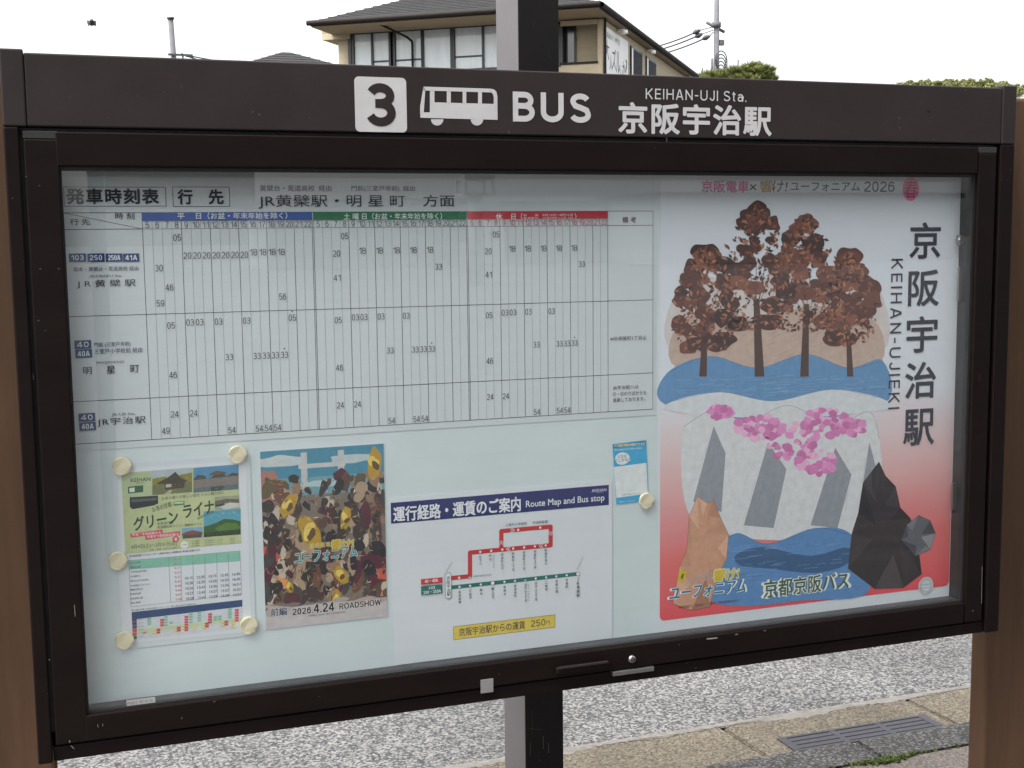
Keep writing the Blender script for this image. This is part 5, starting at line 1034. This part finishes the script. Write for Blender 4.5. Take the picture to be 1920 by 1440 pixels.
# wooded hill at the far right
HLY = 260.0
hc = at(1790, 200, HLY)
hz = lambda x: at(x, 160, HLY)
g = MB(); q0, q1 = at(1640, 170, HLY), at(1925, 170, HLY); cxh = (q0[0]+q1[0])/2; wid = (q1[0]-q0[0])
top = at(1790, 152, HLY)[2]
n = 40; rows = 14
def hill_h(u, v): return (top+.5-ZR)*max(0, 1-(abs(u)**2.2))**.6*max(0, 1-v*v)+ZR-.5
for i in range(n):
    for j in range(rows):
        P4 = []
        for (di, dj) in ((0, 0), (1, 0), (1, 1), (0, 1)):
            u, v = (i+di)/n*2-1, (j+dj)/rows*2-1; P4.append((cxh+u*wid*.68, HLY+30+v*40, hill_h(u, v)-1.2))
        g.face(P4, M['leaf'], True)
kind(g.build('hill'), 'structure')
b = MB()
prof = [(1655, 162), (1672, 158), (1688, 155), (1700, 152), (1715, 149), (1730, 151), (1745, 148), (1762, 149), (1780, 146), (1798, 149), (1815, 147), (1832, 149), (1850, 146), (1868, 149), (1880, 153), (1895, 156), (1908, 158)]
def clump(c, r_, n_, m):
    for i in range(n_):
        d = Vector((rnd.gauss(0, 1), rnd.gauss(0, 1), rnd.gauss(0, .8))).normalized(); p_ = Vector(c)+d*r_*rnd.uniform(.3, 1.0); u_ = Vector((rnd.gauss(0, 1), rnd.gauss(0, 1), rnd.gauss(0, 1))).normalized(); v_ = u_.cross(d).normalized(); s_ = rnd.uniform(.07, .17)
        k = len(b.v); b.v += [tuple(p_-u_*s_), tuple(p_+v_*s_), tuple(p_+u_*s_), tuple(p_-v_*s_)]; b.f.append([k, k+1, k+2, k+3]); b.mi.append(b.slot(m)); b.sm.append(False)
for (x, y) in prof:
    for k in range(24):
        c = at(x+rnd.uniform(-13, 13), y+3.5+rnd.uniform(-1.5, 3)+k*.5, HLY+rnd.uniform(-6, 6)); clump(tuple(c), rnd.uniform(.3, .6), 200, M['leaf'])
    for k in range(6): c = at(x+rnd.uniform(-10, 10), y+11+rnd.uniform(0, 14), HLY+rnd.uniform(-8, 2)); clump(tuple(c), 1.1, 200, M['leaf'])
    if rnd.random() < .5: c = at(x+rnd.uniform(-5, 5), y+1.5, HLY); clump(tuple(c), .35, 60, M['leaf'])
kind(b.build('hillside_wood'), 'stuff')
# small dark bird in the sky, seen from behind with its wings beating down
q = at(172, 43, 12.0)
BS = 1.45
bird = empty('flying_bird', tuple(q), 'small dark bird flying alone in the white sky at upper left', 'bird')
bm_ = bmesh.new(); bmesh.ops.create_uvsphere(bm_, u_segments=14, v_segments=10, radius=1)
for v in bm_.verts:
    x, y, z = v.co; k = 1-.35*max(0, y); v.co = Vector((x*.022*k, y*.052, z*.022*k))
for v in bm_.verts:
    if v.co.y < -.035: v.co.y -= .012; v.co.z += .006
bm_.verts.index_update(); M['feather'] = surf('dark_feathers', (.025, .023, .024), .7, .3, 40)
b = MB(); b.bm(bm_, M['feather'], True); b.v = [tuple(Vector(v)*BS+Vector(q)) for v in b.v]; b.build('body', bird)
for s_ in (-1, 1):
    b = MB(); pts = [(s_*.012, .025, .016), (s_*.03, .03, .024), (s_*.033, .0, .0), (s_*.026, -.012, -.026), (s_*.014, -.024, -.022), (s_*.01, -.02, .01)]
    b.prism([Vector(p_)*BS+Vector(q) for p_ in pts], (0, .004, .001), M['feather']); b.build('wing', bird)
b = MB(); b.prism([Vector(p_)*BS+Vector(q) for p_ in ((-.01, -.045, .004), (.01, -.045, .004), (.016, -.085, .0), (-.016, -.085, .0))], (0, 0, .004), M['feather']); b.build('tail', bird)

# ================================================================== WHAT THE GLASS MIRRORS: low buildings and a mast on the square behind the photographer; an unseen shelter roof is added to block sky
M['dullwall'] = surf('grey_render', (.2, .2, .2), .8, .1, .6)
def mir(px, py, dist):
    """ray from the camera reflected in the glass plane, continued to a point `dist` behind"""
    d = ray(px, py); p_ = CAM+d*(0-CAM[1])/d[1]; d2 = np.array([d[0], -d[1], d[2]]); return p_+d2*(-dist-p_[1])/d2[1]
SY = 4.3
xl, xr = mir(182, 400, SY)[0], mir(1960, 400, SY)[0]
sh_ = empty('bus_shelter', ((xl+xr)/2, -SY, 0), 'bus shelter mirrored as a dark panel at upper left, with an added sky-blocking roof', 'bus shelter')
b = MB(); b.box(xl-1.2, xr+.6, -SY-.35, -1.35, 2.62, 2.74, M['dullwall'], .02); b.build('roof', sh_)  # unseen overhead roof, added to keep skylight off the notice board
for x in (xl, xr): b = MB(); b.box(x-.04, x+.04, -SY-.04, -SY+.04, -.02, 2.619, M['column_front'], .008); b.build('post', sh_)
p0, p1 = mir(196, 316, SY), mir(480, 392, SY); b = MB(); b.box(min(p0[0], p1[0]), max(p0[0], p1[0]), -SY-.12, -SY, p1[2], 2.4, M['column_front'], .01); b.build('hanging_panel', sh_)
b = MB()
for x in (p0[0]+.1, p1[0]-.1): b.cyl((x, -SY-.06, 2.39), (x, -SY-.06, 2.63), .012, .012, M['steel'], 8)
b.build('hanger', sh_)
for (xa, xb, yt, dist, lab) in ((500, 860, 384, 70, 'faint low building mirrored in the glass above the green bar'), (945, 1225, 388, 74, 'faint long low building mirrored in the glass above the red bar'), (1235, 1790, 372, 66, 'faint broad building mirrored across the top of the station poster')):
    p0, p1 = mir(xa, yt, dist), mir(xb, yt, dist); rt = empty('station_building', ((p0[0]+p1[0])/2, -dist, 0), lab, 'building')
    b = MB(); b.box(min(p0[0], p1[0]), max(p0[0], p1[0]), -dist-8, -dist, 0, p0[2], M['dullwall']); b.build('wall', rt)
    b = MB(); b.box(min(p0[0], p1[0])-.4, max(p0[0], p1[0])+.4, -dist-8.4, -dist+.5, p0[2]+.002, p0[2]+.35, M['gutterpipe']); b.build('roof', rt)
p0 = mir(890, 335, 40); ms = empty('mast', (p0[0], -40, 0), 'lamp mast with a square head mirrored faintly near the top of the glass', 'mast')
b = MB(); b.cyl((p0[0], -40, 0), (p0[0], -40, p0[2]-.6), .3, .24, M['dullwall'], 12); b.build('shaft', ms)
b = MB(); b.box(p0[0]-.55, p0[0]+.55, -40.55, -39.45, p0[2]-.6, p0[2]-.5, M['dullwall']); b.box(p0[0]-.55, p0[0]+.55, -40.55, -39.45, p0[2]-.05, p0[2]+.1, M['dullwall'])
for i in (-1, 1):
    for j in (-1, 1): b.box(p0[0]+i*.5-.05, p0[0]+i*.5+.05, -40+j*.5-.05, -40+j*.5+.05, p0[2]-.5, p0[2]-.05, M['dullwall'])
b.build('lamp_head', ms)
